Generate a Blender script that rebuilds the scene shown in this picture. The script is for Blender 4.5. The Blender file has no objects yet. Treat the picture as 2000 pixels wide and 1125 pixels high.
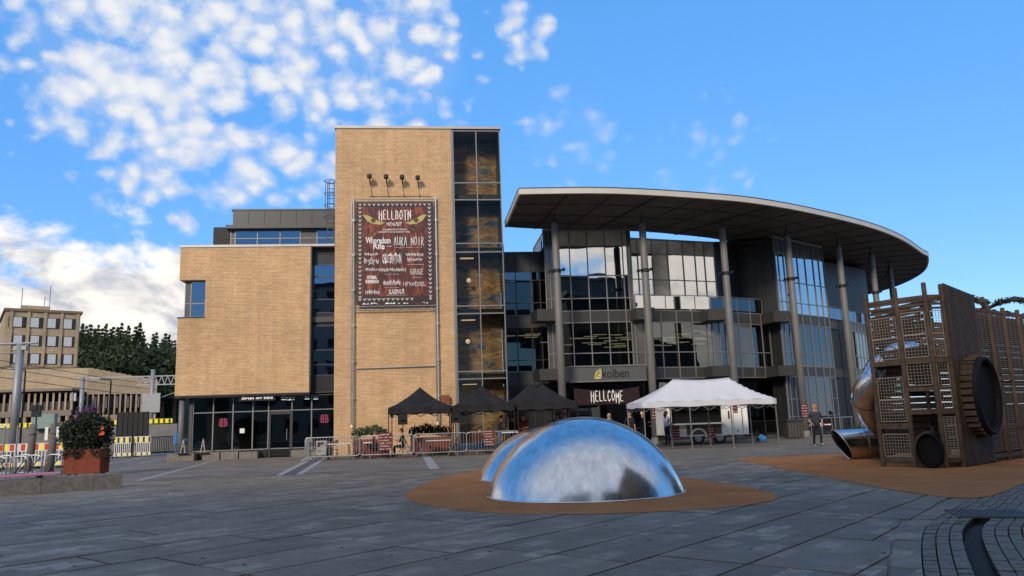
import bpy, bmesh, math, random
from mathutils import Vector, Matrix, noise
random.seed(7)
R=math.radians
S=bpy.context.scene
COL=S.collection
# ---------------------------------------------------------------- camera
PSI,TH,RHO=R(6.1),R(9.9),R(1.94)
EYE=Vector((0,0,1.45)); FPX=1500.0
FW=Vector((math.sin(PSI)*math.cos(TH),math.cos(PSI)*math.cos(TH),math.sin(TH)))
R0=Vector((math.cos(PSI),-math.sin(PSI),0)); U0=R0.cross(FW)
RT=R0*math.cos(RHO)-U0*math.sin(RHO); UP=U0*math.cos(RHO)+R0*math.sin(RHO)
cam=bpy.data.cameras.new('camera'); cam.sensor_width=36; cam.lens=36*FPX/2000; cam.clip_end=3000; cam.clip_start=.1
co=bpy.data.objects.new('camera',cam); COL.objects.link(co)
M=Matrix.Identity(4)
for i in range(3): M[i][0]=RT[i]; M[i][1]=UP[i]; M[i][2]=-FW[i]; M[i][3]=EYE[i]
co.matrix_world=M; S.camera=co
# ---------------------------------------------------------------- light and sky
SUN_EL,SUN_AZ=R(26),R(205)      # azimuth clockwise from +Y: behind the viewer, to the left
sl=bpy.data.lights.new('sun','SUN'); sl.energy=1.5; sl.angle=R(11); sl.color=(1,.86,.68)
so=bpy.data.objects.new('sun',sl); COL.objects.link(so)
sd=Vector((math.sin(SUN_AZ)*math.cos(SUN_EL),math.cos(SUN_AZ)*math.cos(SUN_EL),math.sin(SUN_EL)))
so.rotation_euler=sd.to_track_quat('Z','Y').to_euler()
W=bpy.data.worlds.new('World'); S.world=W; W.use_nodes=True
def build_world():
    nt=W.node_tree; nt.nodes.clear(); N=nt.nodes.new; L=nt.links.new
    out=N('ShaderNodeOutputWorld'); bg=N('ShaderNodeBackground'); bg.inputs[1].default_value=.10
    L(bg.outputs[0],out.inputs[0])
    sky=N('ShaderNodeTexSky'); sky.sky_type='NISHITA'; sky.sun_disc=False
    sky.sun_elevation=SUN_EL; sky.sun_rotation=SUN_AZ; sky.air_density=1.0; sky.dust_density=.0; sky.ozone_density=2.2
    hs=N('ShaderNodeHueSaturation'); hs.inputs['Saturation'].default_value=1.12; hs.inputs['Value'].default_value=SKYV
    L(sky.outputs[0],hs.inputs['Color'])
    gm_=N('ShaderNodeMix'); gm_.data_type='RGBA'; gm_.inputs[0].default_value=.65; L(hs.outputs[0],gm_.inputs[6]); gm_.inputs[7].default_value=(.47,2.05,5.15,1)
    tc=N('ShaderNodeTexCoord'); D=tc.outputs['Generated']
    def math_(op,a,b=None,c=None,clamp=False):
        n=N('ShaderNodeMath'); n.operation=op; n.use_clamp=clamp
        for i,x in enumerate((a,b,c)):
            if x is None: continue
            if isinstance(x,(int,float)): n.inputs[i].default_value=x
            else: L(x,n.inputs[i])
        return n.outputs[0]
    def noise_(vec,scale,detail=6,rough=.55,dist=0):
        n=N('ShaderNodeTexNoise'); n.inputs['Scale'].default_value=scale; n.inputs['Detail'].default_value=detail
        n.inputs['Roughness'].default_value=rough; n.inputs['Distortion'].default_value=dist; L(vec,n.inputs['Vector']); return n.outputs['Fac']
    def ramp(v,a,b):
        n=N('ShaderNodeMapRange'); n.interpolation_type='SMOOTHSTEP'; L(v,n.inputs[0]); n.inputs[1].default_value=a; n.inputs[2].default_value=b; return n.outputs[0]
    def dirpx(x,y):
        d=FW+RT*(x-1000)/FPX-UP*(y-562.5)/FPX; return d.normalized()
    def blob(d,r0,r1):          # 1 inside angular radius r0, 0 outside r1
        n=N('ShaderNodeVectorMath'); n.operation='DOT_PRODUCT'; L(D,n.inputs[0]); n.inputs[1].default_value=d
        return ramp(n.outputs['Value'],math.cos(R(r1)),math.cos(R(r0)))
    sep=N('ShaderNodeSeparateXYZ'); L(D,sep.inputs[0])
    # high layer of small puffs on a flat sheet
    zc=math_('MAXIMUM',sep.outputs[2],.04)
    cb=N('ShaderNodeCombineXYZ'); L(math_('DIVIDE',sep.outputs[0],zc),cb.inputs[0]); L(math_('DIVIDE',sep.outputs[1],zc),cb.inputs[1])
    P=cb.outputs[0]
    mpd=N('ShaderNodeMapping'); mpd.inputs['Scale'].default_value=(1,1,1.25); L(D,mpd.inputs[0]); Q=mpd.outputs[0]
    vo=N('ShaderNodeTexVoronoi'); vo.feature='SMOOTH_F1'; vo.inputs['Scale'].default_value=37; vo.inputs['Smoothness'].default_value=.75
    wn=N('ShaderNodeTexNoise'); wn.inputs['Scale'].default_value=16; wn.inputs['Detail'].default_value=5; L(Q,wn.inputs['Vector'])
    wv=N('ShaderNodeVectorMath'); wv.operation='MULTIPLY_ADD'; L(wn.outputs['Color'],wv.inputs[0]); wv.inputs[1].default_value=(.05,.05,.05); L(Q,wv.inputs[2])
    L(wv.outputs[0],vo.inputs['Vector'])
    puffs=math_('SUBTRACT',.8,vo.outputs['Distance'])
    fine=noise_(Q,46,7,.6); big=noise_(Q,5.0,4,.55)
    reg=math_('MAXIMUM',blob(dirpx(420,95),6,16.5),math_('MULTIPLY',blob(dirpx(690,90),3,12),.9))
    reg=math_('MAXIMUM',reg,math_('MULTIPLY',blob(dirpx(1030,62),.8,3.4),.85))
    reg=math_('MAXIMUM',reg,math_('MULTIPLY',blob(dirpx(1110,262),.8,6),.66))
    reg=math_('MAXIMUM',reg,math_('MULTIPLY',blob(dirpx(1380,310),1,6.5),.60))
    reg=math_('MAXIMUM',reg,math_('MULTIPLY',blob(dirpx(40,60),1,8),.52))
    reg=math_('MAXIMUM',reg,math_('MULTIPLY',blob(dirpx(400,285),1,6),.5))
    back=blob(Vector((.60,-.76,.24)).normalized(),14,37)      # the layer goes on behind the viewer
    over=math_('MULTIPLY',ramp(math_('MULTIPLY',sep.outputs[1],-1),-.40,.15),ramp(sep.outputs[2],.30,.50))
    reg=math_('MAXIMUM',reg,math_('MULTIPLY',math_('MULTIPLY',ramp(math_('MULTIPLY',sep.outputs[1],-1),-.35,.2),ramp(sep.outputs[2],.30,.52)),ramp(big,.26,.44)))  # puffs carried on overhead and behind, out of view, to neutralise ambient blue
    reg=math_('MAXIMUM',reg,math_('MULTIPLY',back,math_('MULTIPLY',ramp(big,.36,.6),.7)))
    q=math_('ADD',math_('ADD',math_('MULTIPLY',puffs,.85),math_('MULTIPLY',fine,.55)),math_('MULTIPLY',big,.30))
    q=math_('ADD',q,math_('MULTIPLY',reg,.72))
    high=math_('MULTIPLY',ramp(q,1.08,1.54),ramp(reg,.03,.45))
    high=math_('MULTIPLY',high,math_('SUBTRACT',1,math_('MULTIPLY',blob(dirpx(1260,290),5,11),.62)))
    sheet=math_('MULTIPLY',over,ramp(math_('ADD',math_('MULTIPLY',big,.75),math_('MULTIPLY',fine,.25)),.27,.42))  # unseen cloud sheet added overhead and behind to whiten the ambient light
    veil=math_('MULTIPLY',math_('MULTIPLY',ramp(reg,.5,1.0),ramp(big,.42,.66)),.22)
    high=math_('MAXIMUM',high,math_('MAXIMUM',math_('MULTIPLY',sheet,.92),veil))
    # cumulus near the horizon
    mp=N('ShaderNodeMapping'); mp.inputs['Scale'].default_value=(1,1,1.9); L(D,mp.inputs[0])
    cn=noise_(mp.outputs[0],5.2,9,.56,.15)
    cw=math_('MAXIMUM',blob(dirpx(30,560),8,16),blob(dirpx(330,500),3,9))
    cw=math_('MAXIMUM',cw,math_('MULTIPLY',back,.95))
    leftw=ramp(math_('MULTIPLY',sep.outputs[0],-1),.45,.8)
    cw=math_('MAXIMUM',cw,math_('MULTIPLY',leftw,.8))
    topf=ramp(sep.outputs[2],.40,.06)
    bt=math_('MULTIPLY',math_('MULTIPLY',back,ramp(sep.outputs[2],.62,.22)),.84)
    c=math_('ADD',math_('MULTIPLY',cn,1.0),math_('MULTIPLY',math_('MAXIMUM',math_('MULTIPLY',cw,topf),bt),.50))
    low=math_('MULTIPLY',ramp(c,.70,.80),ramp(cw,.1,.4))
    # cloud colours: sunlit white tops, grey bellies
    gn=noise_(mp.outputs[0],8.5,5,.55,.3)
    lcol=N('ShaderNodeMix'); lcol.data_type='RGBA'
    L(ramp(math_('ADD',gn,math_('MULTIPLY',sep.outputs[2],.55)),.42,.60),lcol.inputs[0])
    lcol.inputs[6].default_value=(2.3,2.5,2.95,1); lcol.inputs[7].default_value=(5.6,5.3,4.9,1)
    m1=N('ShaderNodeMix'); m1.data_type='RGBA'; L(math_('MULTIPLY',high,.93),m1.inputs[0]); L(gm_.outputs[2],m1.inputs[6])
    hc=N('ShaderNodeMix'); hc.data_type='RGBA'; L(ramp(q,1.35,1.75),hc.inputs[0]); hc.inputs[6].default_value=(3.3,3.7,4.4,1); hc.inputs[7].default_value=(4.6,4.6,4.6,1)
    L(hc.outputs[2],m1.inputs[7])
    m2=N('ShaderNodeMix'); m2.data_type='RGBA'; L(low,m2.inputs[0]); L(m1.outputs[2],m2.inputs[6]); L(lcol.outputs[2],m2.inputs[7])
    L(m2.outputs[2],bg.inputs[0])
SKYV=1.0
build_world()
S.view_settings.view_transform='Standard'; S.view_settings.look='None'; S.view_settings.exposure=1.0; S.view_settings.gamma=1
# ---------------------------------------------------------------- helpers
def ray(x,y): return FW+RT*(x-1000)/FPX-UP*(y-562.5)/FPX
def PY(x,y,Y): d=ray(x,y); return EYE+d*(Y/d.y)      # point at distance Y along the plaza
def PG(x,y,Z=0): d=ray(x,y); return EYE+d*((Z-EYE.z)/d.z)
ORG={}
class MB:
    def __init__(s): s.v=[]; s.f=[]; s.m=[]
    def add(s,vs,fs,mi=0):
        b=len(s.v); s.v+= [tuple(x) for x in vs]; s.f+=[tuple(b+i for i in f) for f in fs]; s.m+=[mi]*len(fs); return s
    def box(s,x0,x1,y0,y1,z0,z1,mi=0):
        vs=[(x,y,z) for z in(z0,z1) for y in(y0,y1) for x in(x0,x1)]
        return s.add(vs,[(0,2,3,1),(4,5,7,6),(0,1,5,4),(2,6,7,3),(0,4,6,2),(1,3,7,5)],mi)
    def bar(s,p,q,w,h=None,mi=0,up=(0,0,1)):
        p=Vector(p); q=Vector(q); h=h or w; d=(q-p).normalized(); u=Vector(up)
        if abs(d.dot(u))>.98: u=Vector((0,1,0))
        a=d.cross(u).normalized(); b=a.cross(d)
        vs=[c+a*(i*w/2)+b*(j*h/2) for c in(p,q) for i,j in((-1,-1),(1,-1),(1,1),(-1,1))]
        return s.add(vs,[(0,1,2,3),(7,6,5,4),(0,4,5,1),(1,5,6,2),(2,6,7,3),(3,7,4,0)],mi)
    def tube(s,pts,r,n=8,mi=0,cap=True):
        pts=[Vector(p) for p in pts]; rs=r if isinstance(r,(list,tuple)) else [r]*len(pts)
        prev=None; vs=[]; fs=[]
        for i,p in enumerate(pts):
            d=(pts[min(i+1,len(pts)-1)]-pts[max(i-1,0)]).normalized()
            if prev is None:
                u=Vector((0,0,1)) if abs(d.z)<.95 else Vector((0,1,0)); a=d.cross(u).normalized()
            else: a=(prev-d*prev.dot(d)).normalized()
            prev=a; b=d.cross(a)
            vs+=[p+(a*math.cos(t)+b*math.sin(t))*rs[i] for t in [2*math.pi*k/n for k in range(n)]]
        for i in range(len(pts)-1):
            for k in range(n): fs.append((i*n+k,i*n+(k+1)%n,(i+1)*n+(k+1)%n,(i+1)*n+k))
        if cap: fs+= [tuple(range(n))[::-1],tuple(range((len(pts)-1)*n,len(pts)*n))]
        return s.add(vs,fs,mi)
    def prism(s,poly,z0,z1,mi=0):
        n=len(poly); vs=[(p[0],p[1],z0) for p in poly]+[(p[0],p[1],z1) for p in poly]
        fs=[tuple(range(n))[::-1],tuple(range(n,2*n))]+[(i,(i+1)%n,n+(i+1)%n,n+i) for i in range(n)]
        return s.add(vs,fs,mi)
    def quad(s,a,b,c,d,mi=0): return s.add([a,b,c,d],[(0,1,2,3)],mi)
    def lathe(s,prof,c=(0,0,0),n=32,mi=0):
        vs=[];fs=[]
        for r,z in prof: vs+=[(c[0]+r*math.cos(2*math.pi*k/n),c[1]+r*math.sin(2*math.pi*k/n),c[2]+z) for k in range(n)]
        for i in range(len(prof)-1):
            for k in range(n): fs.append((i*n+k,i*n+(k+1)%n,(i+1)*n+(k+1)%n,(i+1)*n+k))
        return s.add(vs,fs,mi)
    def mesh(s,name,mats,off=None,smooth=False):
        me=bpy.data.meshes.new(name); o=off or Vector((0,0,0))
        me.from_pydata([(v[0]-o[0],v[1]-o[1],v[2]-o[2]) for v in s.v],[],s.f)
        for m in (mats if isinstance(mats,(list,tuple)) else [mats]): me.materials.append(m)
        me.polygons.foreach_set('material_index',s.m)
        if smooth: me.polygons.foreach_set('use_smooth',[True]*len(s.f))
        me.update(); return me
    def build(s,name,mats,parent=None,smooth=False):
        if parent is None:
            xs=[v[0] for v in s.v]; ys=[v[1] for v in s.v]
            off=Vector(((min(xs)+max(xs))/2,(min(ys)+max(ys))/2,min(v[2] for v in s.v)))
        else: off=ORG[parent.name]
        o=bpy.data.objects.new(name,s.mesh(name,mats,off,smooth)); COL.objects.link(o); ORG[o.name]=off
        if parent is None: o.location=off
        else: o.parent=parent
        return o
def tag(o,label=None,cat=None,group=None,kind=None):
    if label: o['label']=label
    if cat: o['category']=cat
    if group: o['group']=group
    if kind: o['kind']=kind
    return o
def thing(name,label,cat,loc=(0,0,0),group=None):
    o=bpy.data.objects.new(name,None); COL.objects.link(o); o.location=loc; ORG[o.name]=Vector(loc); o.empty_display_size=.2
    return tag(o,label,cat,group)
def piece(name,me,parent,mat):         # shared-mesh piece at a world matrix
    o=bpy.data.objects.new(name,me); COL.objects.link(o); o.parent=parent
    o.matrix_local=Matrix.Translation(-ORG[parent.name])@mat; return o
def copy_thing(t,loc,rz=0,label=None):
    def rec(o,par):
        c=o.copy(); COL.objects.link(c); c.parent=par
        for ch in o.children: rec(ch,c)
        return c
    c=rec(t,None); c.location=loc; c.rotation_euler=(0,0,rz); ORG[c.name]=Vector(loc)
    if label: c['label']=label
    return c
# ---------------------------------------------------------------- materials
MATS={}
def mat(name,col,rough=.6,metal=0,spec=.4,var=0,vscale=4,bump=0,bscale=40,emit=None,col2=None):
    m=bpy.data.materials.new(name); m.use_nodes=True; nt=m.node_tree; b=nt.nodes['Principled BSDF']; N=nt.nodes.new; L=nt.links.new
    b.inputs['Base Color'].default_value=(*col,1); b.inputs['Roughness'].default_value=rough; b.inputs['Metallic'].default_value=metal
    b.inputs['Specular IOR Level'].default_value=spec
    tc=None
    if var or bump: tc=N('ShaderNodeNewGeometry').outputs['Position']
    if var:
        n=N('ShaderNodeTexNoise'); n.inputs['Scale'].default_value=vscale; n.inputs['Detail'].default_value=8; n.inputs['Roughness'].default_value=.65; L(tc,n.inputs['Vector'])
        r=N('ShaderNodeMapRange'); L(n.outputs['Fac'],r.inputs[0]); r.inputs[1].default_value=.3; r.inputs[2].default_value=.7
        x=N('ShaderNodeMix'); x.data_type='RGBA'; L(r.outputs[0],x.inputs[0])
        c2=col2 or col
        x.inputs[6].default_value=(*[c*(1-var) for c in col],1); x.inputs[7].default_value=(*[min(1,c*(1+var)) for c in c2],1); L(x.outputs[2],b.inputs['Base Color'])
    if bump:
        n=N('ShaderNodeTexNoise'); n.inputs['Scale'].default_value=bscale; n.inputs['Detail'].default_value=6; L(tc,n.inputs['Vector'])
        u=N('ShaderNodeBump'); u.inputs['Strength'].default_value=bump; u.inputs['Distance'].default_value=.02; L(n.outputs['Fac'],u.inputs['Height']); L(u.outputs[0],b.inputs['Normal'])
    if emit: b.inputs['Emission Color'].default_value=(*emit[0],1); b.inputs['Emission Strength'].default_value=emit[1]
    MATS[name]=m; return m
def brick_mat(name,c1,c2,mortar,bw=.26,rh=.085):
    m=mat(name,c1,.85,spec=.2); nt=m.node_tree; b=nt.nodes['Principled BSDF']; N=nt.nodes.new; L=nt.links.new
    g=N('ShaderNodeNewGeometry'); sp=N('ShaderNodeSeparateXYZ'); L(g.outputs['Position'],sp.inputs[0])
    ad=N('ShaderNodeMath'); ad.operation='ADD'; L(sp.outputs[0],ad.inputs[0]); L(sp.outputs[1],ad.inputs[1])
    cb=N('ShaderNodeCombineXYZ'); L(ad.outputs[0],cb.inputs[0]); L(sp.outputs[2],cb.inputs[1])
    t=N('ShaderNodeTexBrick'); L(cb.outputs[0],t.inputs['Vector']); t.inputs['Scale'].default_value=1; t.inputs['Brick Width'].default_value=bw; t.inputs['Row Height'].default_value=rh
    t.inputs['Mortar Size'].default_value=.011; t.inputs['Mortar Smooth'].default_value=.25; t.inputs['Bias'].default_value=-.1
    t.inputs['Color1'].default_value=(*c1,1); t.inputs['Color2'].default_value=(*c2,1); t.inputs['Mortar'].default_value=(*mortar,1)
    def nz(vec,sc,d=5):
        n=N('ShaderNodeTexNoise'); n.inputs['Scale'].default_value=sc; n.inputs['Detail'].default_value=d; L(vec,n.inputs['Vector']); return n.outputs['Fac']
    def mult(col,fac,a,bb):
        r=N('ShaderNodeMapRange'); L(fac,r.inputs[0]); r.inputs[1].default_value=.3; r.inputs[2].default_value=.7; r.inputs[3].default_value=a; r.inputs[4].default_value=bb
        x=N('ShaderNodeMix'); x.data_type='RGBA'; x.blend_type='MULTIPLY'; x.inputs[0].default_value=1; L(col,x.inputs[6]); L(r.outputs[0],x.inputs[7]); return x.outputs[2]
    c=mult(t.outputs['Color'],nz(g.outputs['Position'],.35),.86,1.12)
    c=mult(c,nz(g.outputs['Position'],6),.93,1.07)
    m2=N('ShaderNodeMapping'); m2.inputs['Scale'].default_value=(2.6,2.6,.10); L(g.outputs['Position'],m2.inputs[0]); c=mult(c,nz(m2.outputs[0],1.5,6),.93,1.05)
    mp=N('ShaderNodeMapping'); mp.inputs['Scale'].default_value=(.9,.9,2.2); L(g.outputs['Position'],mp.inputs[0])
    c=mult(c,nz(mp.outputs[0],1.6,7),.9,1.08)
    L(c,b.inputs['Base Color'])
    u=N('ShaderNodeBump'); u.inputs['Strength'].default_value=.8; u.inputs['Distance'].default_value=.012; u.invert=True; L(t.outputs['Fac'],u.inputs['Height']); L(u.outputs[0],b.inputs['Normal'])
    return m
def glass_mat(name,tint,refl=.16,rcol=(.9,.93,.95),ior=1.5):
    m=bpy.data.materials.new(name); m.use_nodes=True; nt=m.node_tree; nt.nodes.clear(); N=nt.nodes.new; L=nt.links.new
    o=N('ShaderNodeOutputMaterial'); mx=N('ShaderNodeMixShader'); t=N('ShaderNodeBsdfTransparent'); g=N('ShaderNodeBsdfGlossy')
    t.inputs[0].default_value=(*tint,1); g.inputs[0].default_value=(*rcol,1); g.inputs['Roughness'].default_value=.0
    fr=N('ShaderNodeFresnel'); fr.inputs[0].default_value=ior; a=N('ShaderNodeMath'); a.operation='ADD'; a.use_clamp=True; L(fr.outputs[0],a.inputs[0]); a.inputs[1].default_value=refl
    ge=N('ShaderNodeNewGeometry'); n=N('ShaderNodeTexNoise'); n.inputs['Scale'].default_value=.9; n.inputs['Detail'].default_value=1; L(ge.outputs['Position'],n.inputs['Vector'])
    u=N('ShaderNodeBump'); u.inputs['Strength'].default_value=.12; u.inputs['Distance'].default_value=.03; L(n.outputs['Fac'],u.inputs['Height']); L(u.outputs[0],g.inputs['Normal'])
    L(a.outputs[0],mx.inputs[0]); L(t.outputs[0],mx.inputs[1]); L(g.outputs[0],mx.inputs[2]); L(mx.outputs[0],o.inputs[0]); MATS[name]=m; return m
brick=brick_mat('tan_brick',(.58,.365,.195),(.66,.44,.25),(.42,.28,.165),.26,.080)
concrete_tan=brick_mat('tan_concrete',(.36,.28,.19),(.40,.31,.215),(.28,.215,.15),2.2,.35)
glass=glass_mat('curtain_glass',(.24,.27,.27),.09)
mirror=glass_mat('coated_glass',(.12,.14,.15),.52,(.95,.95,.95))
shopglass=glass_mat('shop_glass',(.38,.42,.42),.03)
murglass=glass_mat('tower_glass',(.80,.80,.76),.0,ior=1.22)
blueglass=glass_mat('blue_glass',(.20,.26,.34),.16,(.75,.88,1))
grey_metal=mat('grey_metal',(.07,.068,.066),.5,.2,var=.12,vscale=1.5)
panel_grey=mat('grey_panel',(.042,.041,.040),.4,0,.45,var=.15,vscale=.8)
panel_pale=mat('pale_grey_panel',(.095,.092,.088),.12,0,.8,var=.15,vscale=.9)
panel_cream=mat('cream_panel',(.50,.43,.34),.18,0,.6,var=.35,vscale=1.1)
panel_dark=mat('dark_panel',(.022,.022,.024),.3,.0,var=.25,vscale=.8)
mullion=mat('mullion_metal',(.20,.20,.20),.45,.3,var=.1)
mull_dark=mat('dark_mullion',(.05,.05,.055),.45,.5)
cap_metal=mat('roof_cap_metal',(.34,.33,.32),.45,.4,var=.1)
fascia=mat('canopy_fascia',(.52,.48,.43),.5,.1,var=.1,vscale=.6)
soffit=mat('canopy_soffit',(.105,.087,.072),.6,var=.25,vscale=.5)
soffit_rib=mat('soffit_joint',(.03,.028,.026),.6)
colm=mat('column_paint',(.14,.136,.13),.5,var=.1,vscale=1.2)
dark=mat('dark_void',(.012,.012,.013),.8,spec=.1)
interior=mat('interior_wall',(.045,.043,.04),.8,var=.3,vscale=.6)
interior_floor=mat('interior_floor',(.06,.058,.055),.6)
warmlight=mat('lamp_tube',(.8,.7,.5),.5,emit=((1,.74,.42),1.5))
coollight=mat('ceiling_lamp',(.8,.8,.8),.5,emit=((1,.95,.85),3.0))
sillgreen=mat('sill_board',(.36,.48,.42),.5)
black=mat('black_metal',(.012,.012,.013),.45,.3)
blackfab=mat('black_fabric',(.014,.0135,.016),.8,spec=.25,var=.35,vscale=3,bump=.4,bscale=6)
galv=mat('galvanised_steel',(.42,.43,.44),.38,.85,var=.15,vscale=6)
whitepaint=mat('white_paint',(.72,.72,.70),.45,var=.08,vscale=2)
whitefab=mat('white_fabric',(.54,.54,.58),.75,var=.07,vscale=2.5,bump=.5,bscale=4)
wood=mat('timber',(.080,.052,.034),.75,var=.5,vscale=5,bump=.4,bscale=30)
wood_dk=mat('dark_timber',(.045,.030,.021),.75,var=.5,vscale=6,bump=.4,bscale=30)
meshw=mat('panel_wire',(.30,.25,.19),.5,.3)
rubber=mat('orange_rubber',(.36,.150,.056),.95,spec=.15,var=.22,vscale=60,bump=.5,bscale=150)
corten=mat('rust_steel',(.155,.030,.012),.75,var=.3,vscale=5,bump=.2,bscale=60)
leaf=mat('leaf_green',(.045,.075,.022),.55,var=.55,vscale=9)
leaf_dk=mat('dark_leaf',(.016,.026,.012),.6,var=.6,vscale=8)
needle=mat('conifer_green',(.028,.046,.018),.7,var=.6,vscale=.6)
bark=mat('bark',(.07,.05,.035),.9,var=.4,vscale=4)
flower=mat('orange_petal',(.75,.10,.02),.6)
purple=mat('purple_petal',(.10,.035,.12),.6)
kerbstone=mat('granite',(.17,.155,.14),.85,var=.35,vscale=7,bump=.5,bscale=35)
pink=mat('pink_paint',(.55,.23,.33),.5,var=.1,vscale=3)
postgrey=mat('weathered_post',(.12,.11,.105),.85,var=.3,vscale=8,bump=.4,bscale=25)
tyre=mat('tyre_rubber',(.015,.015,.015),.8)
red=mat('red_print',(.50,.025,.02),.5); yellow=mat('yellow_print',(.78,.68,.03),.5); whiteplastic=mat('white_plastic',(.55,.55,.53),.45)
blue=mat('blue_plastic',(.03,.16,.42),.45)
pinklogo=mat('pink_vinyl',(.22,.016,.06),.5)
white_print=mat('white_print',(.80,.78,.75),.6)
asphalt_grey=mat('street_concrete',(.150,.132,.112),.8,spec=.3,var=.28,vscale=.55,bump=.3,bscale=60)
earth=mat('ground_soil',(.03,.03,.028),.9,var=.3,vscale=.3)
def steel_mat():
    m=mat('polished_steel',(.62,.65,.68),.18,1.0); nt=m.node_tree; b=nt.nodes['Principled BSDF']; N=nt.nodes.new; L=nt.links.new
    g=N('ShaderNodeNewGeometry')
    n=N('ShaderNodeTexNoise'); n.inputs['Scale'].default_value=2.6; n.inputs['Detail'].default_value=4; n.inputs['Roughness'].default_value=.55; L(g.outputs['Position'],n.inputs['Vector'])
    r=N('ShaderNodeMapRange'); L(n.outputs['Fac'],r.inputs[0]); r.inputs[1].default_value=.3; r.inputs[2].default_value=.7; r.inputs[3].default_value=.13; r.inputs[4].default_value=.27; L(r.outputs[0],b.inputs['Roughness'])
    mp=N('ShaderNodeMapping'); mp.inputs['Scale'].default_value=(3.2,3.2,1.1); L(g.outputs['Position'],mp.inputs[0])
    n3=N('ShaderNodeTexNoise'); n3.inputs['Scale'].default_value=2.2; n3.inputs['Detail'].default_value=7; n3.inputs['Roughness'].default_value=.62; L(mp.outputs[0],n3.inputs['Vector'])
    r2=N('ShaderNodeMapRange'); L(n3.outputs['Fac'],r2.inputs[0]); r2.inputs[1].default_value=.3; r2.inputs[2].default_value=.7; r2.inputs[3].default_value=.66; r2.inputs[4].default_value=.98
    x=N('ShaderNodeMix'); x.data_type='RGBA'; x.blend_type='MULTIPLY'; x.inputs[0].default_value=1; x.inputs[6].default_value=(.70,.70,.70,1); L(r2.outputs[0],x.inputs[7]); L(x.outputs[2],b.inputs['Base Color'])
    n2=N('ShaderNodeTexNoise'); n2.inputs['Scale'].default_value=2.2; n2.inputs['Detail'].default_value=6; L(g.outputs['Position'],n2.inputs['Vector'])
    u=N('ShaderNodeBump'); u.inputs['Strength'].default_value=.10; u.inputs['Distance'].default_value=.04; L(n2.outputs['Fac'],u.inputs['Height']); L(u.outputs[0],b.inputs['Normal'])
    return m
steel=steel_mat()
def mottle(m,sc,lo,hi):
    nt=m.node_tree; b=nt.nodes['Principled BSDF']; src=b.inputs['Base Color'].links[0].from_socket; N=nt.nodes.new
    g=N('ShaderNodeNewGeometry'); n=N('ShaderNodeTexNoise'); n.inputs['Scale'].default_value=sc; n.inputs['Detail'].default_value=8; n.inputs['Roughness'].default_value=.65; nt.links.new(g.outputs['Position'],n.inputs['Vector'])
    r=N('ShaderNodeMapRange'); nt.links.new(n.outputs['Fac'],r.inputs[0]); r.inputs[1].default_value=.32; r.inputs[2].default_value=.66; r.inputs[3].default_value=lo; r.inputs[4].default_value=hi
    x=N('ShaderNodeMix'); x.data_type='RGBA'; x.blend_type='MULTIPLY'; x.inputs[0].default_value=1; nt.links.new(src,x.inputs[6]); nt.links.new(r.outputs[0],x.inputs[7]); nt.links.new(x.outputs[2],b.inputs['Base Color'])
mottle(rubber,.9,.80,1.12); mottle(asphalt_grey,2.6,.86,1.12); mottle(wood,.8,.72,1.2); mottle(wood_dk,.8,.75,1.2); mottle(blackfab,.8,.7,1.4)
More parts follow.
